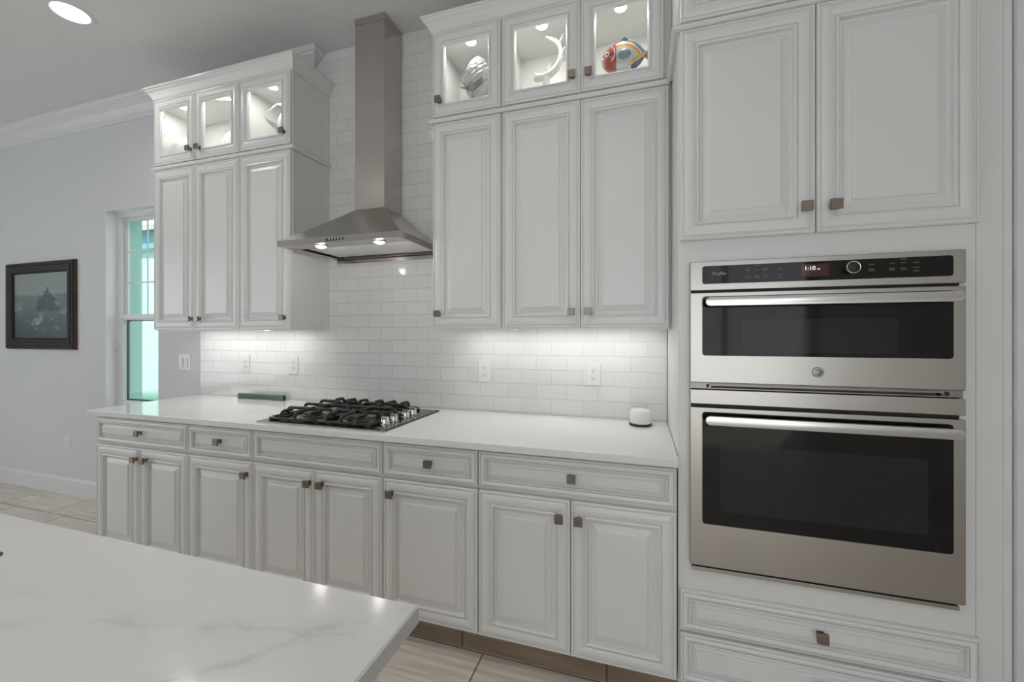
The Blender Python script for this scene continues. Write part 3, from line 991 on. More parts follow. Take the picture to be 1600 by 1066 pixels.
build('back_lip', MB().box(hx0 + 0.004, hx1 - 0.004, -0.012, -0.001, 1.800, 1.8212), M_['hood'], hd)
for (fx0, fx1) in ((hx0 + 0.036, -1.4815), (-1.4765, hx1 - 0.036)):
    build('grease_filter', MB().box(fx0, fx1, hy + 0.135, -0.030, 1.8400, 1.8470, 0.001), M_['filter'], hd)
for x in (-1.632, -1.268):
    l_ = build('lamp', MB().lathe([(0.034, 0), (0.034, 0.003), (0.028, 0.004)], (x, -0.395, 1.8210), 24), M_['chrome'], hd, True)
    build('lens', MB().lathe([(0.008, -0.0085), (0.018, -0.006), (0.025, -0.002), (0.0275, 0.0)], (x, -0.395, 1.8207), 24), M_['led'], l_, True)
    lamp('hood_lamp', 'POINT', (x, -0.395, 1.803), (0, 0, 0), 0.55, (1, 0.97, 0.92), radius=0.012)
bt = build('control_strip', MB().prism(rrect(-1.540, -1.430, 1.8305, 1.8430, 0.006), 'Y', hy + 0.001, hy - 0.0012), M_['dark'], hd)
for k in range(5):
    build('button', MB().lathe([(0.0052, 0), (0.0052, 0.003), (0.004, 0.004)], (-1.5155 + 0.0185 * k, hy - 0.0012, 1.8368), 14, '-Y'), M_['chrome'], bt, True)

# ------------------------------------------------------------------ gas cooktop
CZ = 0.9142
ck = thing('gas_cooktop', 'four-burner gas cooktop with black cast iron grates set in the countertop', 'cooktop', (-1.455, -0.34, CZ))
b = MB()
b.box(-1.828, -1.092, -0.604, -0.078, CZ, CZ + 0.0065, 0.002)
build('surface', b, M_['ctglass'], ck)
e = MB()
e.box(-1.8335, -1.0865, -0.6130, -0.604, CZ, CZ + 0.0060, 0.0015)
e.box(-1.8345, -1.8280, -0.604, -0.078, CZ, CZ + 0.0060, 0.0015)
build('steel_edge', e, M_['steel'], ck)
BUR = [(-1.635, -0.455, 0.045), (-1.360, -0.455, 0.052), (-1.635, -0.215, 0.038), (-1.360, -0.215, 0.045)]
for (x, y, r) in BUR:
    bu = build('burner', MB().lathe([(r * 1.25, 0), (r * 1.25, 0.004), (r * 1.05, 0.008), (r * 1.05, 0.016), (r * 0.95, 0.018)], (x, y, CZ + 0.0066), 28), mat('burner_ring', (0.20, 0.185, 0.17), 0.4, 1.0, var=0.1), ck, True)
    build('burner_cap', MB().lathe([(r * 0.9, 0.0182), (r * 0.92, 0.022), (r * 0.85, 0.026), (0.01, 0.0265)], (x, y, CZ + 0.0066), 28), M_['iron'], bu, True)


def grate(x0, x1, y0, y1, cx, cy):
    g = MB()
    zb, zt = CZ + 0.0152, CZ + 0.050
    # outer rail low on the surface
    r = 0.0080
    pts = rrect(x0, x1, y0, y1, 0.02, 3)
    loop = [(p[0], p[1], zb) for p in pts]
    g.tube(loop + [loop[0]], r, 8)
    # long bars that rise from the rail, run over the top and drop again
    def arch(p, q, w=0.0088):
        p, q = Vector(p), Vector(q)
        d = (q - p).normalized()
        path = [p + Vector((0, 0, zb))]
        for a in (0.25, 0.5, 0.75, 1.0):
            th = a * P / 2
            path.append(p + d * (0.020 * (1 - math.cos(th))) + Vector((0, 0, zb + (zt - zb) * math.sin(th))))
        for a in (1.0, 0.75, 0.5, 0.25, 0.0):
            th = a * P / 2
            path.append(q - d * (0.020 * (1 - math.cos(th))) + Vector((0, 0, zb + (zt - zb) * math.sin(th))))
        g.tube(path, w, 8)
    def finger(p, q):
        # rises from the rail at p, ends free near the burner at q
        p, q = Vector(p), Vector(q)
        d = (q - p).normalized()
        path = [p + Vector((0, 0, zb))]
        for a in (0.25, 0.5, 0.75, 1.0):
            th = a * P / 2
            path.append(p + d * (0.022 * (1 - math.cos(th))) + Vector((0, 0, zb + (zt - zb) * math.sin(th))))
        path.append(q + Vector((0, 0, zt)))
        g.tube(path, 0.0086, 8)
    yc = (y0 + y1) / 2
    arch((x0, yc, 0), (x1, yc, 0))
    for (bx, by) in ((cx, y0 + (y1 - y0) * 0.25), (cx, y0 + (y1 - y0) * 0.75)):
        out = y0 if by < yc else y1
        finger((bx, out, 0), (bx, by + (0.016 if out == y1 else -0.016), 0))
        g.tube([(bx, yc, zt), (bx, by + (0.022 if by < yc else -0.022), zt)], 0.0084, 8)
        finger((x0, by, 0), (bx - 0.020, by, 0))
        finger((x1, by, 0), (bx + 0.020, by, 0))
        for sx in (-1, 1):
            finger((bx + sx * 0.085, out, 0), (bx + sx * 0.085, by + (0.045 if out == y1 else -0.045), 0))
    for (x, y) in ((x0, y0), (x1, y0), (x0, y1), (x1, y1)):
        g.lathe([(0.009, 0), (0.009, 0.012), (0.006, 0.016)], (x + (0.006 if x == x0 else -0.006), y + (0.006 if y == y0 else -0.006), CZ + 0.0068), 10)
    return build('grate', g, M_['iron'], ck, True)


grate(-1.795, -1.503, -0.570, -0.105, -1.635, -0.337)
grate(-1.497, -1.205, -0.570, -0.105, -1.360, -0.337)
for y in (-0.500, -0.427, -0.320, -0.248):
    kk = MB()
    kk.lathe([(0.0245, 0), (0.0245, 0.005), (0.0215, 0.007), (0.0205, 0.024), (0.0190, 0.028), (0.014, 0.029)], (-1.163, y, CZ + 0.0066), 24)
    k_ = build('control_knob', kk, M_['chrome'], ck, True)
    build('knob_grip', MB().box(-1.163 - 0.019, -1.163 + 0.019, y - 0.0055, y + 0.0055, CZ + 0.0352, CZ + 0.0450, 0.002), M_['chrome'], k_)
for k in range(10):
    y = -0.555 + 0.034 * k
    ink = MB()
    for q in range(3):
        ink.box(-1.122 + q * 0.006, -1.119 + q * 0.006, y, y + 0.004 + 0.002 * (k % 2), CZ + 0.0064, CZ + 0.0068)
    build('printed_mark', ink, M_['print'], ck)

# ------------------------------------------------------------------ outlets and switch


def outlet(x, z, yw, label, group='white duplex outlets'):
    t = thing('wall_outlet', label, 'outlet', (x, yw, z), group)
    build('cover_plate', MB().panel(x - 0.038, x + 0.038, z - 0.0605, z + 0.0605, yw, [(0, 0), (0, 0.003), (0.003, 0.0055), (0.006, 0.006)]), M_['plastic'], t)
    for dz in (0.0195, -0.0195):
        s_ = build('socket', MB().prism(rrect(x - 0.0165, x + 0.0165, z + dz - 0.0145, z + dz + 0.0145, 0.010), 'Y', yw - 0.006, yw - 0.0082), M_['plastic'], t)
        sl = MB()
        sl.box(x - 0.0075, x - 0.0055, yw - 0.0086, yw - 0.0081, z + dz - 0.001, z + dz + 0.008)
        sl.box(x + 0.0055, x + 0.0075, yw - 0.0086, yw - 0.0081, z + dz - 0.001, z + dz + 0.007)
        sl.lathe([(0.0028, 0), (0.0028, 0.0005)], (x, yw - 0.0081, z + dz - 0.007), 10, '-Y')
        build('slot', sl, M_['slot'], s_)


outlet(-2.632, 1.1445, -0.0002, 'white outlet on the tile nearest the light switch')
outlet(-2.213, 1.1445, -0.0002, 'white outlet on the tile behind the green bar, nearer the cooktop')
outlet(-0.848, 1.142, -0.0002, 'white outlet on the tile under the narrow cabinet right of the hood')
outlet(-0.236, 1.142, -0.0002, 'white outlet on the tile above the small round speaker')
outlet(-4.640, 0.425, WY - 0.0002, 'white outlet low on the painted wall below the framed painting')
sw = thing('light_switch', 'white two-gang switch plate on the painted wall beside the window', 'switch', (-3.256, WY, 1.144))
build('cover_plate', MB().panel(-3.316, -3.196, 1.0835, 1.2045, WY - 0.0002, [(0, 0), (0, 0.003), (0.003, 0.0055), (0.006, 0.006)]), M_['plastic'], sw)
for x in (-3.281, -3.231):
    r_ = build('rocker', MB().box(x - 0.0165, x + 0.0165, WY - 0.0105, WY - 0.0062, 1.110, 1.178, 0.001), M_['slotg'], sw)
    build('paddle', MB().box(x - 0.0145, x + 0.0145, WY - 0.0130, WY - 0.0105, 1.112, 1.176, 0.001), M_['plastic'], r_)

# ------------------------------------------------------------------ things on the counter
sg = thing('green_sign', 'weathered green wooden sign bar standing on the counter behind the cooktop', 'sign', (-2.425, -0.05, 0.9145))
build('board', MB().box(-2.628, -2.236, -0.066, -0.046, 0.9147, 0.9500, 0.0012), M_['green'], sg)
build('end_cap', MB().box(-2.2359, -2.2335, -0.0655, -0.0465, 0.9152, 0.9495), M_['endgrain'], sg)
ink = MB()
rs = random.Random(11)
x = -2.588
while x < -2.30:
    h_ = rs.uniform(0.008, 0.013)
    wd = rs.uniform(0.004, 0.011)
    ink.box(x, x + wd, -0.0665, -0.0659, 0.9325 - h_ / 2, 0.9325 - h_ / 2 + 0.003)
    ink.box(x, x + 0.003, -0.0665, -0.0659, 0.9325 - h_ / 2, 0.9325 + h_ / 2)
    if rs.random() < 0.6:
        ink.box(x, x + wd, -0.0665, -0.0659, 0.9325 + h_ / 2 - 0.003, 0.9325 + h_ / 2)
    x += wd + rs.uniform(0.006, 0.016)
build('faded_lettering', ink, M_['greenink'], sg)

pk = thing('smart_speaker', 'small white round device on a dark base in the counter corner by the oven tower', 'speaker', (0.000, -0.115, 0.9142))
build('base_ring', MB().lathe([(0.050, 0), (0.0525, 0.003), (0.0525, 0.010), (0.050, 0.012)], (0.0, -0.115, 0.9144), 36), M_['puckbase'], pk, True)
build('body', MB().lathe([(0.048, 0.0121), (0.049, 0.016), (0.049, 0.060), (0.047, 0.070), (0.042, 0.076), (0.034, 0.078)], (0.0, -0.115, 0.9144), 36), M_['plastic'], pk, True)

# ------------------------------------------------------------------ framed painting


def paint_mat():
    """A loose seascape: pale sky, dark green-blue water, broken foam, a dark rock."""
    m = bpy.data.materials.new('seascape_paint')
    m.use_nodes = True
    nt = m.node_tree
    L = nt.links.new
    b = nt.nodes['Principled BSDF']
    b.inputs['Roughness'].default_value = 0.45
    tc = nt.nodes.new('ShaderNodeTexCoord')
    sp = nt.nodes.new('ShaderNodeSeparateXYZ')
    L(tc.outputs['Generated'], sp.inputs[0])
    n = nt.nodes.new('ShaderNodeTexNoise')
    n.inputs['Scale'].default_value = 7
    n.inputs['Detail'].default_value = 7
    n.inputs['Distortion'].default_value = 1.0
    mp = nt.nodes.new('ShaderNodeMapping')
    mp.inputs['Scale'].default_value = (1.0, 1, 3.0)
    L(tc.outputs['Object'], mp.inputs[0])
    L(mp.outputs[0], n.inputs['Vector'])
    # height + noise drives the ramp
    ma = nt.nodes.new('ShaderNodeMath')
    ma.operation = 'MULTIPLY_ADD'
    ma.inputs[1].default_value = 0.14
    L(n.outputs['Fac'], ma.inputs[0])
    L(sp.outputs['Z'], ma.inputs[2])
    cr = nt.nodes.new('ShaderNodeValToRGB')
    els = cr.color_ramp.elements
    els[0].position, els[0].color = 0.08, (0.032, 0.056, 0.067, 1)
    els[1].position, els[1].color = 1.05, (0.272, 0.320, 0.304, 1)
    for p, c in ((0.30, (0.056, 0.096, 0.112, 1)), (0.45, (0.096, 0.144, 0.157, 1)), (0.66, (0.136, 0.184, 0.189, 1)), (0.725, (0.160, 0.208, 0.208, 1)), (0.745, (0.264, 0.312, 0.296, 1))):
        e = els.new(p)
        e.color = c
    L(ma.outputs[0], cr.inputs[0])
    # foam patches in the lower half
    n2 = nt.nodes.new('ShaderNodeTexNoise')
    n2.inputs['Scale'].default_value = 5.5
    n2.inputs['Detail'].default_value = 8
    n2.inputs['Distortion'].default_value = 1.6
    mp2 = nt.nodes.new('ShaderNodeMapping')
    mp2.inputs['Scale'].default_value = (0.45, 1, 1.3)
    L(tc.outputs['Object'], mp2.inputs[0])
    L(mp2.outputs[0], n2.inputs['Vector'])
    fo = nt.nodes.new('ShaderNodeMapRange')
    fo.inputs['From Min'].default_value = 0.56
    fo.inputs['From Max'].default_value = 0.72
    L(n2.outputs['Fac'], fo.inputs['Value'])
    lim = nt.nodes.new('ShaderNodeMapRange')
    lim.inputs['From Min'].default_value = 0.62
    lim.inputs['From Max'].default_value = 0.50
    L(sp.outputs['Z'], lim.inputs['Value'])
    mu_ = nt.nodes.new('ShaderNodeMath')
    mu_.operation = 'MULTIPLY'
    L(fo.outputs['Result'], mu_.inputs[0])
    L(lim.outputs['Result'], mu_.inputs[1])
    mx = nt.nodes.new('ShaderNodeMix')
    mx.data_type = 'RGBA'
    L(mu_.outputs[0], mx.inputs['Factor'])
    L(cr.outputs['Color'], mx.inputs['A'])
    mx.inputs['B'].default_value = (0.34, 0.39, 0.37, 1)
    # dark rock rising above the horizon
    def M(op, a, bb):
        q = nt.nodes.new('ShaderNodeMath')
        q.operation = op
        for i, v in enumerate((a, bb)):
            if isinstance(v, (int, float)):
                q.inputs[i].default_value = v
            else:
                L(v, q.inputs[i])
        return q.outputs[0]
    dx = M('ABSOLUTE', M('SUBTRACT', sp.outputs['X'], 0.62), 0)
    edge = M('ADD', M('MULTIPLY', dx, 1.5), M('MULTIPLY', n.outputs['Fac'], 0.35))
    rock = M('GREATER_THAN', M('SUBTRACT', 0.96, edge), sp.outputs['Z'])
    rock = M('MULTIPLY', rock, M('GREATER_THAN', M('ADD', sp.outputs['Z'], M('MULTIPLY', n2.outputs['Fac'], 0.3)), 0.58))
    rock = M('MULTIPLY', rock, M('MULTIPLY_ADD', n2.outputs['Fac'], 1.2))
    mx2 = nt.nodes.new('ShaderNodeMix')
    mx2.data_type = 'RGBA'
    L(M('MINIMUM', rock, 0.75), mx2.inputs['Factor'])
    L(mx.outputs['Result'], mx2.inputs['A'])
    mx2.inputs['B'].default_value = (0.035, 0.050, 0.056, 1)
    L(mx2.outputs['Result'], b.inputs['Base Color'])
    return m


pt = thing('painting', 'dark seascape painting in a carved brown frame hanging on the painted wall', 'painting', (-4.99, WY, 1.60))
px0, px1, pz0, pz1 = -5.470, -4.515, 1.226, 1.979
FP = [(0, 0), (0, 0.022), (0.006, 0.030), (0.014, 0.032), (0.022, 0.030), (0.028, 0.036), (0.040, 0.040), (0.052, 0.036), (0.064, 0.030), (0.074, 0.027), (0.080, 0.028), (0.088, 0.022), (0.092, 0.016), (0.092, 0.0)]
build('frame', MB().panel(px0, px1, pz0, pz1, WY - 0.0005, FP, hole=True), M_['frame'], pt)
es = MB()
es.panel(px0 - 0.004, px1 + 0.004, pz0 - 0.004, pz1 + 0.004, WY - 0.0005, [(0, 0), (0, 0.018), (0.002, 0.020), (0.0037, 0.020), (0.0037, 0)], hole=True)
build('frame_edge', es, M_['framered'], pt)
build('canvas', MB().box(px0 + 0.0925, px1 - 0.0925, WY - 0.010, WY - 0.004, pz0 + 0.0925, pz1 - 0.0925), paint_mat(), pt)

# ------------------------------------------------------------------ kitchen island
IX0, IX1, IY0, IY1 = -3.30, -0.342, -2.78, -1.603
isl = thing('kitchen_island', 'white kitchen island with a veined quartz top in the foreground', 'island', (-1.8, -2.2, 0))
tp = MB()
hole = rrect(-2.00, -1.196, -2.16, -1.708, 0.03, 4)
nh_ = len(hole)


def outer_pts(x0, x1, y0, y1):
    c = ((-2.00 - 1.196) / 2, (-2.16 - 1.708) / 2)
    out = []
    for k, p in enumerate(hole):
        q = k % 5
        side = k // 5                       # corners in order: (x1,y0) (x1,y1) (x0,y1) (x0,y0)
        cor = [(x1, y0), (x1, y1), (x0, y1), (x0, y0)][side]
        f_ = (q - 2) / 2.0                  # -1..1 around the corner
        nxt = [(x1, y1), (x0, y1), (x0, y0), (x1, y0)][side]
        prv = [(x0, y0), (x1, y0), (x1, y1), (x0, y1)][side]
        if f_ < 0:
            out.append((cor[0] + (prv[0] - cor[0]) * 0.02 * -f_, cor[1] + (prv[1] - cor[1]) * 0.02 * -f_))
        else:
            out.append((cor[0] + (nxt[0] - cor[0]) * 0.02 * f_, cor[1] + (nxt[1] - cor[1]) * 0.02 * f_))
    return out


o1 = outer_pts(IX0, IX1, IY0, IY1)
o2 = outer_pts(IX0 + 0.003, IX1 - 0.003, IY0 + 0.003, IY1 - 0.003)
zt, zb = 0.914, 0.8825
tp.rings([[(x, y, zb) for x, y in hole], [(x, y, zb) for x, y in o2], [(x, y, zb + 0.003) for x, y in o1], [(x, y, zt - 0.003) for x, y in o1], [(x, y, zt) for x, y in o2], [(x, y, zt) for x, y in hole], [(x, y, zb) for x, y in hole]], False, False)
bmesh.ops.remove_doubles(tp.bm, verts=tp.bm.verts[:], dist=1e-6)
# the island top keeps world-space object coordinates through its own vein placement
ISL_ORG = Vector((-1.8, -2.2, 0))
build('island_top', tp, M_['island'], isl)
ib = MB()
ib.box(-3.26, -0.385, -2.42, -2.19, 0.10, 0.882)
ib.box(-3.26, -2.03, -2.19, -1.650, 0.10, 0.882)
ib.box(-1.166, -0.385, -2.19, -1.650, 0.10, 0.882)
ib.box(-2.03, -1.166, -1.678, -1.650, 0.10, 0.882)
ib.box(-3.20, -0.44, -2.36, -1.72, 0.001, 0.10)
build('island_body', ib, M_['cab'], isl)
sk = MB()
h0 = rrect(-1.9985, -1.1975, -2.1585, -1.7095, 0.029, 4)
h1 = rrect(-1.9945, -1.2015, -2.1545, -1.7135, 0.026, 4)
sk.rings([[(x, y, 0.70) for x, y in h0], [(x, y, 0.9132) for x, y in h0], [(x, y, 0.9132) for x, y in h1], [(x, y, 0.705) for x, y in h1]], True, True)
tag(build('sink', sk, M_['sink']), 'dark sink set in the island top at the left edge of the picture', 'sink')

# ------------------------------------------------------------------ ceiling lights
SPOTS = [  # only the first is in view; the last four are added for their light
    (-3.086, -0.71, 'round recessed ceiling light in front of the cabinets left of the hood', 2.8),
    (-1.75, -1.20, 'round recessed ceiling light above the aisle by the cooktop', 2.3),
    (-0.45, -1.20, 'round recessed ceiling light above the aisle by the oven tower', 2.4),
    (-3.086, -2.6, 'unseen recessed ceiling light added above the window end of the island', 3.4),
    (-1.75, -2.6, 'unseen recessed ceiling light added above the middle of the island', 1.8),
    (-0.2, -2.9, 'unseen recessed ceiling light added behind the camera near the island corner', 4.6),
    (-5.2, -2.6, 'unseen recessed ceiling light added at the far left', 10),
]
for (x, y, lab, pw) in SPOTS:
    spr = 100 if y < -0.9 else 150
    t = thing('recessed_light', lab, 'ceiling light', (x, y, CEIL), 'recessed ceiling lights')
    build('trim_ring', MB().lathe([(0.078, -0.001), (0.082, -0.006), (0.100, -0.004), (0.103, -0.0005)], (x, y, CEIL), 40, 'Z', False, False), M_['trim'], t, True)
    build('lens', MB().lathe([(0.080, -0.003), (0.080, -0.0045)], (x, y, CEIL), 40), M_['led'], t)
    lamp('ceiling_lamp', 'AREA', (x, y, CEIL - 0.008), (0, 0, 0), pw, (1, 0.955, 0.90), 0.15, shape='DISK', spread=math.radians(spr))

# ------------------------------------------------------------------ ornaments in the glass cabinets
FZ = G0 + 0.0182                              # cabinet floor


def orn(name, label, cat, x, y):
    return thing(name, label, cat, (x, y, FZ), 'ornaments in the glass cabinets')


t = orn('bowl', 'white domed bowl behind the glass door nearest the window', 'bowl', -2.945, -0.175)
build('body', MB().lathe([(0.095, 0), (0.098, 0.04), (0.096, 0.10), (0.088, 0.145), (0.070, 0.178), (0.045, 0.196), (0.015, 0.203)], (-2.945, -0.175, FZ), 32), M_['ceramic'], t, True)
# ribbed shell
t = orn('shell_dish', 'white ribbed shell-shaped dish behind the second glass door from the window', 'dish', -2.575, -0.17)
rs = []
for k in range(7):
    a = k / 6
    ring = []
    for j in range(49):
        th = P * j / 48
        rr = 0.115 * (1 + 0.035 * math.cos(12 * th * 2)) * (1 - 0.0 * a)
        s_ = math.cos(a * P / 2)
        ring.append((-2.590 + rr * s_ * math.cos(th), -0.130 - 0.035 * math.sin(a * P / 2), FZ + 0.12 + rr * s_ * math.sin(th) * 1.0))
    ring += [(-2.590 - 0.06 * math.cos(a * P / 2), -0.130 - 0.03 * a, FZ + 0.001), (-2.590 + 0.06 * math.cos(a * P / 2), -0.130 - 0.03 * a, FZ + 0.001)]
    rs.append(ring)
build('body', MB().rings(rs), M_['shell'], t, True)
t = orn('textured_jar', 'grey textured jar beside the shell dish', 'jar', -2.435, -0.12)
build('body', MB().lathe([(0.040, 0), (0.050, 0.03), (0.055, 0.10), (0.054, 0.17), (0.044, 0.22), (0.030, 0.245), (0.012, 0.255)], (-2.425, -0.115, FZ), 24), mat('grey_pebbled_ceramic', (0.50, 0.50, 0.49), 0.3, bump=1.0, bscale=120, var=0.25, vscale=70), t, True)
# bird-like ornament
t = orn('bird_ornament', 'white ornament with a thin curling neck in the narrow glass cabinet left of the hood', 'ornament', -2.12, -0.15)
bb = MB()
bb.lathe([(0.035, 0), (0.045, 0.01), (0.030, 0.03), (0.034, 0.07), (0.055, 0.14), (0.060, 0.20), (0.045, 0.245), (0.020, 0.275)], (-2.105, -0.15, FZ), 24)
build('body', bb, M_['ceramic'], t, True)
path = [(-2.105, -0.15, FZ + 0.26), (-2.115, -0.152, FZ + 0.295), (-2.140, -0.155, FZ + 0.318), (-2.175, -0.158, FZ + 0.325), (-2.205, -0.160, FZ + 0.316), (-2.228, -0.162, FZ + 0.300), (-2.250, -0.163, FZ + 0.294), (-2.272, -0.164, FZ + 0.296)]
build('neck', MB().tube(path, [0.014, 0.011, 0.009, 0.008, 0.008, 0.007, 0.005, 0.002], 10), M_['ceramic'], t, True)
# pineapple-like glass jar
t = orn('glass_pineapple', 'cut-glass pineapple jar in the narrow glass cabinet right of the hood', 'jar', -0.83, -0.16)
px, py = -0.822, -0.150
n_u, n_v = 28, 18
rs = []
prof = []
for i in range(n_v + 1):
    u = i / n_v
    prof.append((0.010 + 0.066 * math.sin(P * min(max(u * 0.93 + 0.05, 0), 1)) ** 0.75, 0.115 + 0.235 * u))
for i, (r, h) in enumerate(prof):
    ring = []
    for j in range(n_u):
        a = 2 * P * (j + 0.5 * (i % 2)) / n_u
        k = 1 + (0.06 if (j + i // 1) % 2 == 0 else -0.02)
        ring.append((px + r * k * math.cos(a), py + r * k * math.sin(a), FZ + h))
    rs.append(ring)
build('body', MB().rings(rs), M_['cutglass'], t)
build('foot', MB().lathe([(0.050, 0), (0.050, 0.008), (0.014, 0.02), (0.012, 0.09), (0.03, 0.114)], (px, py, FZ), 24), M_['cutglass'], t, True)
lv = MB()
rl = random.Random(5)
for k in range(26):
    a = rl.uniform(0, 2 * P)
    e = rl.uniform(0.5, 1.2)
    r_ = rl.uniform(0.040, 0.070)
    bx, by, bz = px - 0.020, py - 0.070, FZ + 0.135
    cx_, cy_, cz_ = bx + r_ * math.cos(a) * 1.2, by + r_ * math.sin(a) * 0.5, bz + r_ * math.sin(e) * 1.1
    lv.tube([(bx, by, bz), ((bx + cx_) / 2, (by + cy_) / 2, (bz + cz_) / 2 + 0.006), (cx_, cy_, cz_)], [0.003, 0.012, 0.001], 6, True, (1, 0.3))
build('leaf_cluster', lv, M_['silver'], t)
build('stalk', MB().tube([(px - 0.020, py - 0.070, FZ), (px - 0.020, py - 0.070, FZ + 0.14)], 0.006, 8), M_['silver'], t)
# white antler
t = orn('antler_ornament', 'white antler-shaped ornament behind the glass door left of the colourful fish', 'ornament', -0.44, -0.17)
sp_ = [(-0.512, 2.640, 0.012), (-0.500, 2.642, 0.021), (-0.480, 2.640, 0.018), (-0.455, 2.640, 0.017), (-0.425, 2.650, 0.017), (-0.400, 2.670, 0.016), (-0.383, 2.698, 0.014), (-0.374, 2.728, 0.012), (-0.374, 2.757, 0.011), (-0.382, 2.785, 0.010), (-0.400, 2.808, 0.009), (-0.425, 2.826, 0.007), (-0.450, 2.838, 0.003)]
build('beam', MB().tube([(x, -0.18, z) for x, z, r in sp_], [r for x, z, r in sp_], 12, True), M_['ceramic'], t, True)
for pth in ([(-0.384, -0.18, 2.788, 0.009), (-0.374, -0.182, 2.806, 0.007), (-0.360, -0.184, 2.834, 0.002)],
            [(-0.432, -0.18, 2.650, 0.011), (-0.432, -0.184, 2.675, 0.008), (-0.430, -0.188, 2.704, 0.002)],
            [(-0.490, -0.18, 2.648, 0.010), (-0.508, -0.184, 2.664, 0.006), (-0.520, -0.186, 2.674, 0.002)],
            [(-0.376, -0.18, 2.735, 0.009), (-0.364, -0.186, 2.744, 0.006), (-0.350, -0.192, 2.762, 0.002)]):
    build('tine', MB().tube([p[:3] for p in pth], [p[3] for p in pth], 10, True), M_['ceramic'], t, True)
build('stand', MB().lathe([(0.045, 0), (0.045, 0.01), (0.02, 0.03), (0.014, 0.10), (0.02, 0.158)], (-0.450, -0.18, FZ), 20), M_['ceramic'], t, True)
# painted fish
t = orn('painted_fish', 'colourful ceramic fish with red head and orange stripe in a glass cabinet', 'figurine', -0.07, -0.2)
FY = -0.215
fs = [(-0.174, 2.628, 2.650), (-0.168, 2.606, 2.664), (-0.155, 2.590, 2.678), (-0.135, 2.575, 2.694), (-0.110, 2.566, 2.708), (-0.080, 2.562, 2.715), (-0.050, 2.566, 2.710), (-0.022, 2.577, 2.696), (0.000, 2.594, 2.676), (0.016, 2.615, 2.656), (0.024, 2.628, 2.646)]


def fish_rings(sel, scale=1.0, n=20):
    rs = []
    for (x, zl, zh) in sel:
        c, h = (zl + zh) / 2, (zh - zl) / 2
        d = 0.030 * min(1.0, (h / 0.07) ** 0.8 + 0.08)
        rs.append([(x, FY + d * scale * math.sin(2 * P * j / n), c + h * scale * math.cos(2 * P * j / n)) for j in range(n)])
    return rs


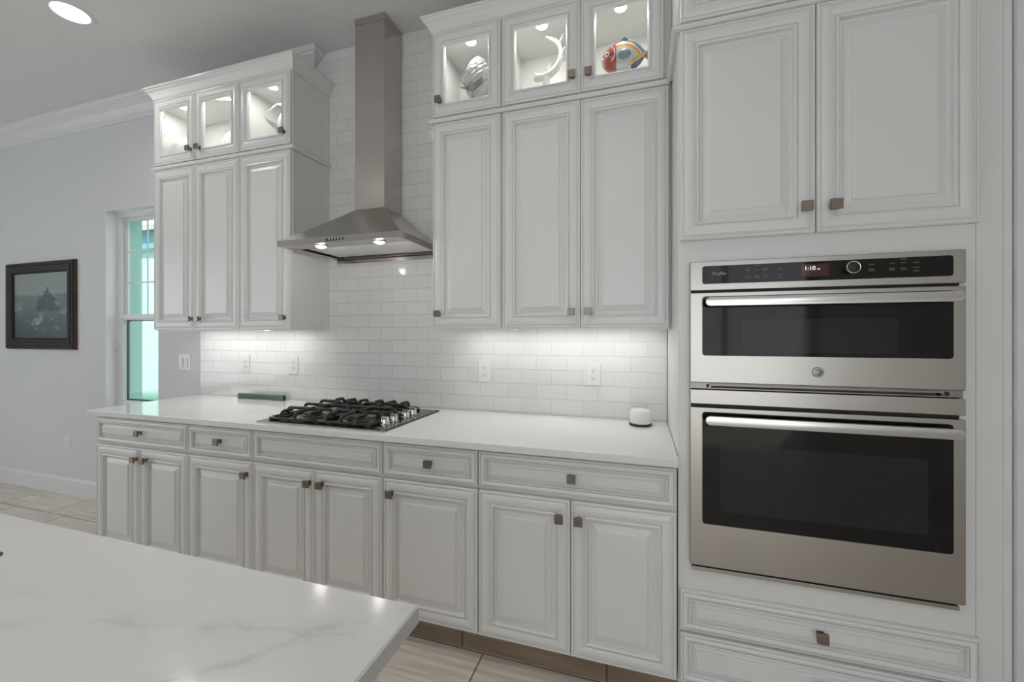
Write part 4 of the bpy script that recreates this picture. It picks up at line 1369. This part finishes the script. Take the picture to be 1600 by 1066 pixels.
def fish_mat():
    """White glaze with painted bands: blue back, orange chevron, red head."""
    m = bpy.data.materials.new('painted_fish_glaze')
    m.use_nodes = True
    nt = m.node_tree
    L = nt.links.new
    b = nt.nodes['Principled BSDF']
    b.inputs['Roughness'].default_value = 0.08
    b.inputs['Coat Weight'].default_value = 0.6
    tc = nt.nodes.new('ShaderNodeTexCoord')
    sp = nt.nodes.new('ShaderNodeSeparateXYZ')
    L(tc.outputs['Object'], sp.inputs[0])

    def M(op, a, bb=0.0):
        q = nt.nodes.new('ShaderNodeMath')
        q.operation = op
        for i, v in enumerate((a, bb)):
            if isinstance(v, (int, float)):
                q.inputs[i].default_value = v
            else:
                L(v, q.inputs[i])
        return q.outputs[0]
    nz = nt.nodes.new('ShaderNodeTexNoise')
    nz.inputs['Scale'].default_value = 30
    L(tc.outputs['Object'], nz.inputs['Vector'])
    x = M('ADD', sp.outputs['X'], M('MULTIPLY', M('SUBTRACT', nz.outputs['Fac'], 0.5), 0.012))
    z = sp.outputs['Z']                     # local: x about -0.07, z from cabinet floor
    # arch height of the back at x: parabola
    xx = M('ADD', x, 0.010)
    arch = M('SUBTRACT', 0.240, M('MULTIPLY', M('MULTIPLY', xx, xx), 9.0))
    d = M('SUBTRACT', arch, z)              # depth below the back line
    col = None

    def over(base, mask, c):
        mx = nt.nodes.new('ShaderNodeMix')
        mx.data_type = 'RGBA'
        L(mask, mx.inputs['Factor'])
        if isinstance(base, tuple):
            mx.inputs['A'].default_value = base
        else:
            L(base, mx.inputs['A'])
        mx.inputs['B'].default_value = c
        return mx.outputs['Result']
    band = lambda v, a, c: M('MULTIPLY', M('GREATER_THAN', v, a), M('LESS_THAN', v, c))
    col = (0.62, 0.68, 0.66, 1)
    col = over(col, band(d, 0.016, 0.024), (0.75, 0.74, 0.70, 1))
    col = over(col, band(d, 0.024, 0.030), (0.45, 0.09, 0.06, 1))
    col = over(col, band(d, 0.030, 0.042), (0.70, 0.36, 0.06, 1))
    col = over(col, M('LESS_THAN', d, 0.016), (0.10, 0.14, 0.20, 1))
    # lower arm of the chevron
    e = M('SUBTRACT', M('MULTIPLY', x, 0.60), M('SUBTRACT', z, 0.106))
    col = over(col, M('MULTIPLY', band(e, -0.004, 0.010), M('GREATER_THAN', x, 0.02)), (0.70, 0.36, 0.06, 1))
    col = over(col, M('MULTIPLY', M('GREATER_THAN', e, 0.014), M('GREATER_THAN', x, 0.03)), (0.09, 0.10, 0.22, 1))
    # head
    col = over(col, M('LESS_THAN', x, -0.036), (0.40, 0.075, 0.06, 1))
    col = over(col, M('LESS_THAN', x, -0.090), (0.34, 0.30, 0.30, 1))
    L(col, b.inputs['Base Color'])
    return m


fb = build('body', MB().rings(fish_rings(fs)), fish_mat(), t, True)
# finer rings of white paint round the eye
ey = MB()
ey.lathe([(0.0125, 0), (0.0125, 0.004), (0.009, 0.006)], (-0.147, FY - 0.022, 2.648), 20, '-Y')
eyo = build('eye', ey, M_['ceramic'], t, True)
build('pupil', MB().lathe([(0.004, 0.0061), (0.003, 0.0075)], (-0.147, FY - 0.022, 2.648), 14, '-Y'), M_['dark'], eyo, True)
arc = [(-0.147 + 0.034 * math.cos(a), FY - 0.0315, 2.645 + 0.040 * math.sin(a)) for a in [(-1.0 + 0.2 * k) for k in range(12)]]
build('gill_line', MB().tube(arc, 0.0026, 8), M_['ceramic'], t, True)
build('side_fin', MB().ellipsoid((-0.070, FY - 0.028, 2.634), (0.032, 0.006, 0.024)), mat('blue_grey_glaze', (0.22, 0.29, 0.33), 0.1, var=0.3, vscale=60, coat=0.5), t, True)
df = MB()
df.prism([(-0.095, 2.708), (-0.068, 2.728), (-0.055, 2.713)], 'Y', FY - 0.006, FY + 0.006)
build('dorsal_fin', df, mat('dark_teal_glaze', (0.06, 0.10, 0.12), 0.1, var=0.2, coat=0.5), t)
tl = MB()
tl.prism([(0.020, 2.634), (0.030, 2.647), (0.056, 2.655), (0.050, 2.643), (0.036, 2.638), (0.048, 2.622), (0.052, 2.606), (0.034, 2.604), (0.022, 2.622)], 'Y', FY - 0.006, FY + 0.006)
build('tail_fin', tl, mat('slate_glaze', (0.14, 0.14, 0.17), 0.1, var=0.4, vscale=80, coat=0.5), t)
build('stand', MB().box(-0.115, -0.040, FY - 0.02, FY + 0.02, FZ + 0.0002, FZ + 0.092, 0.004), M_['ceramic'], t)
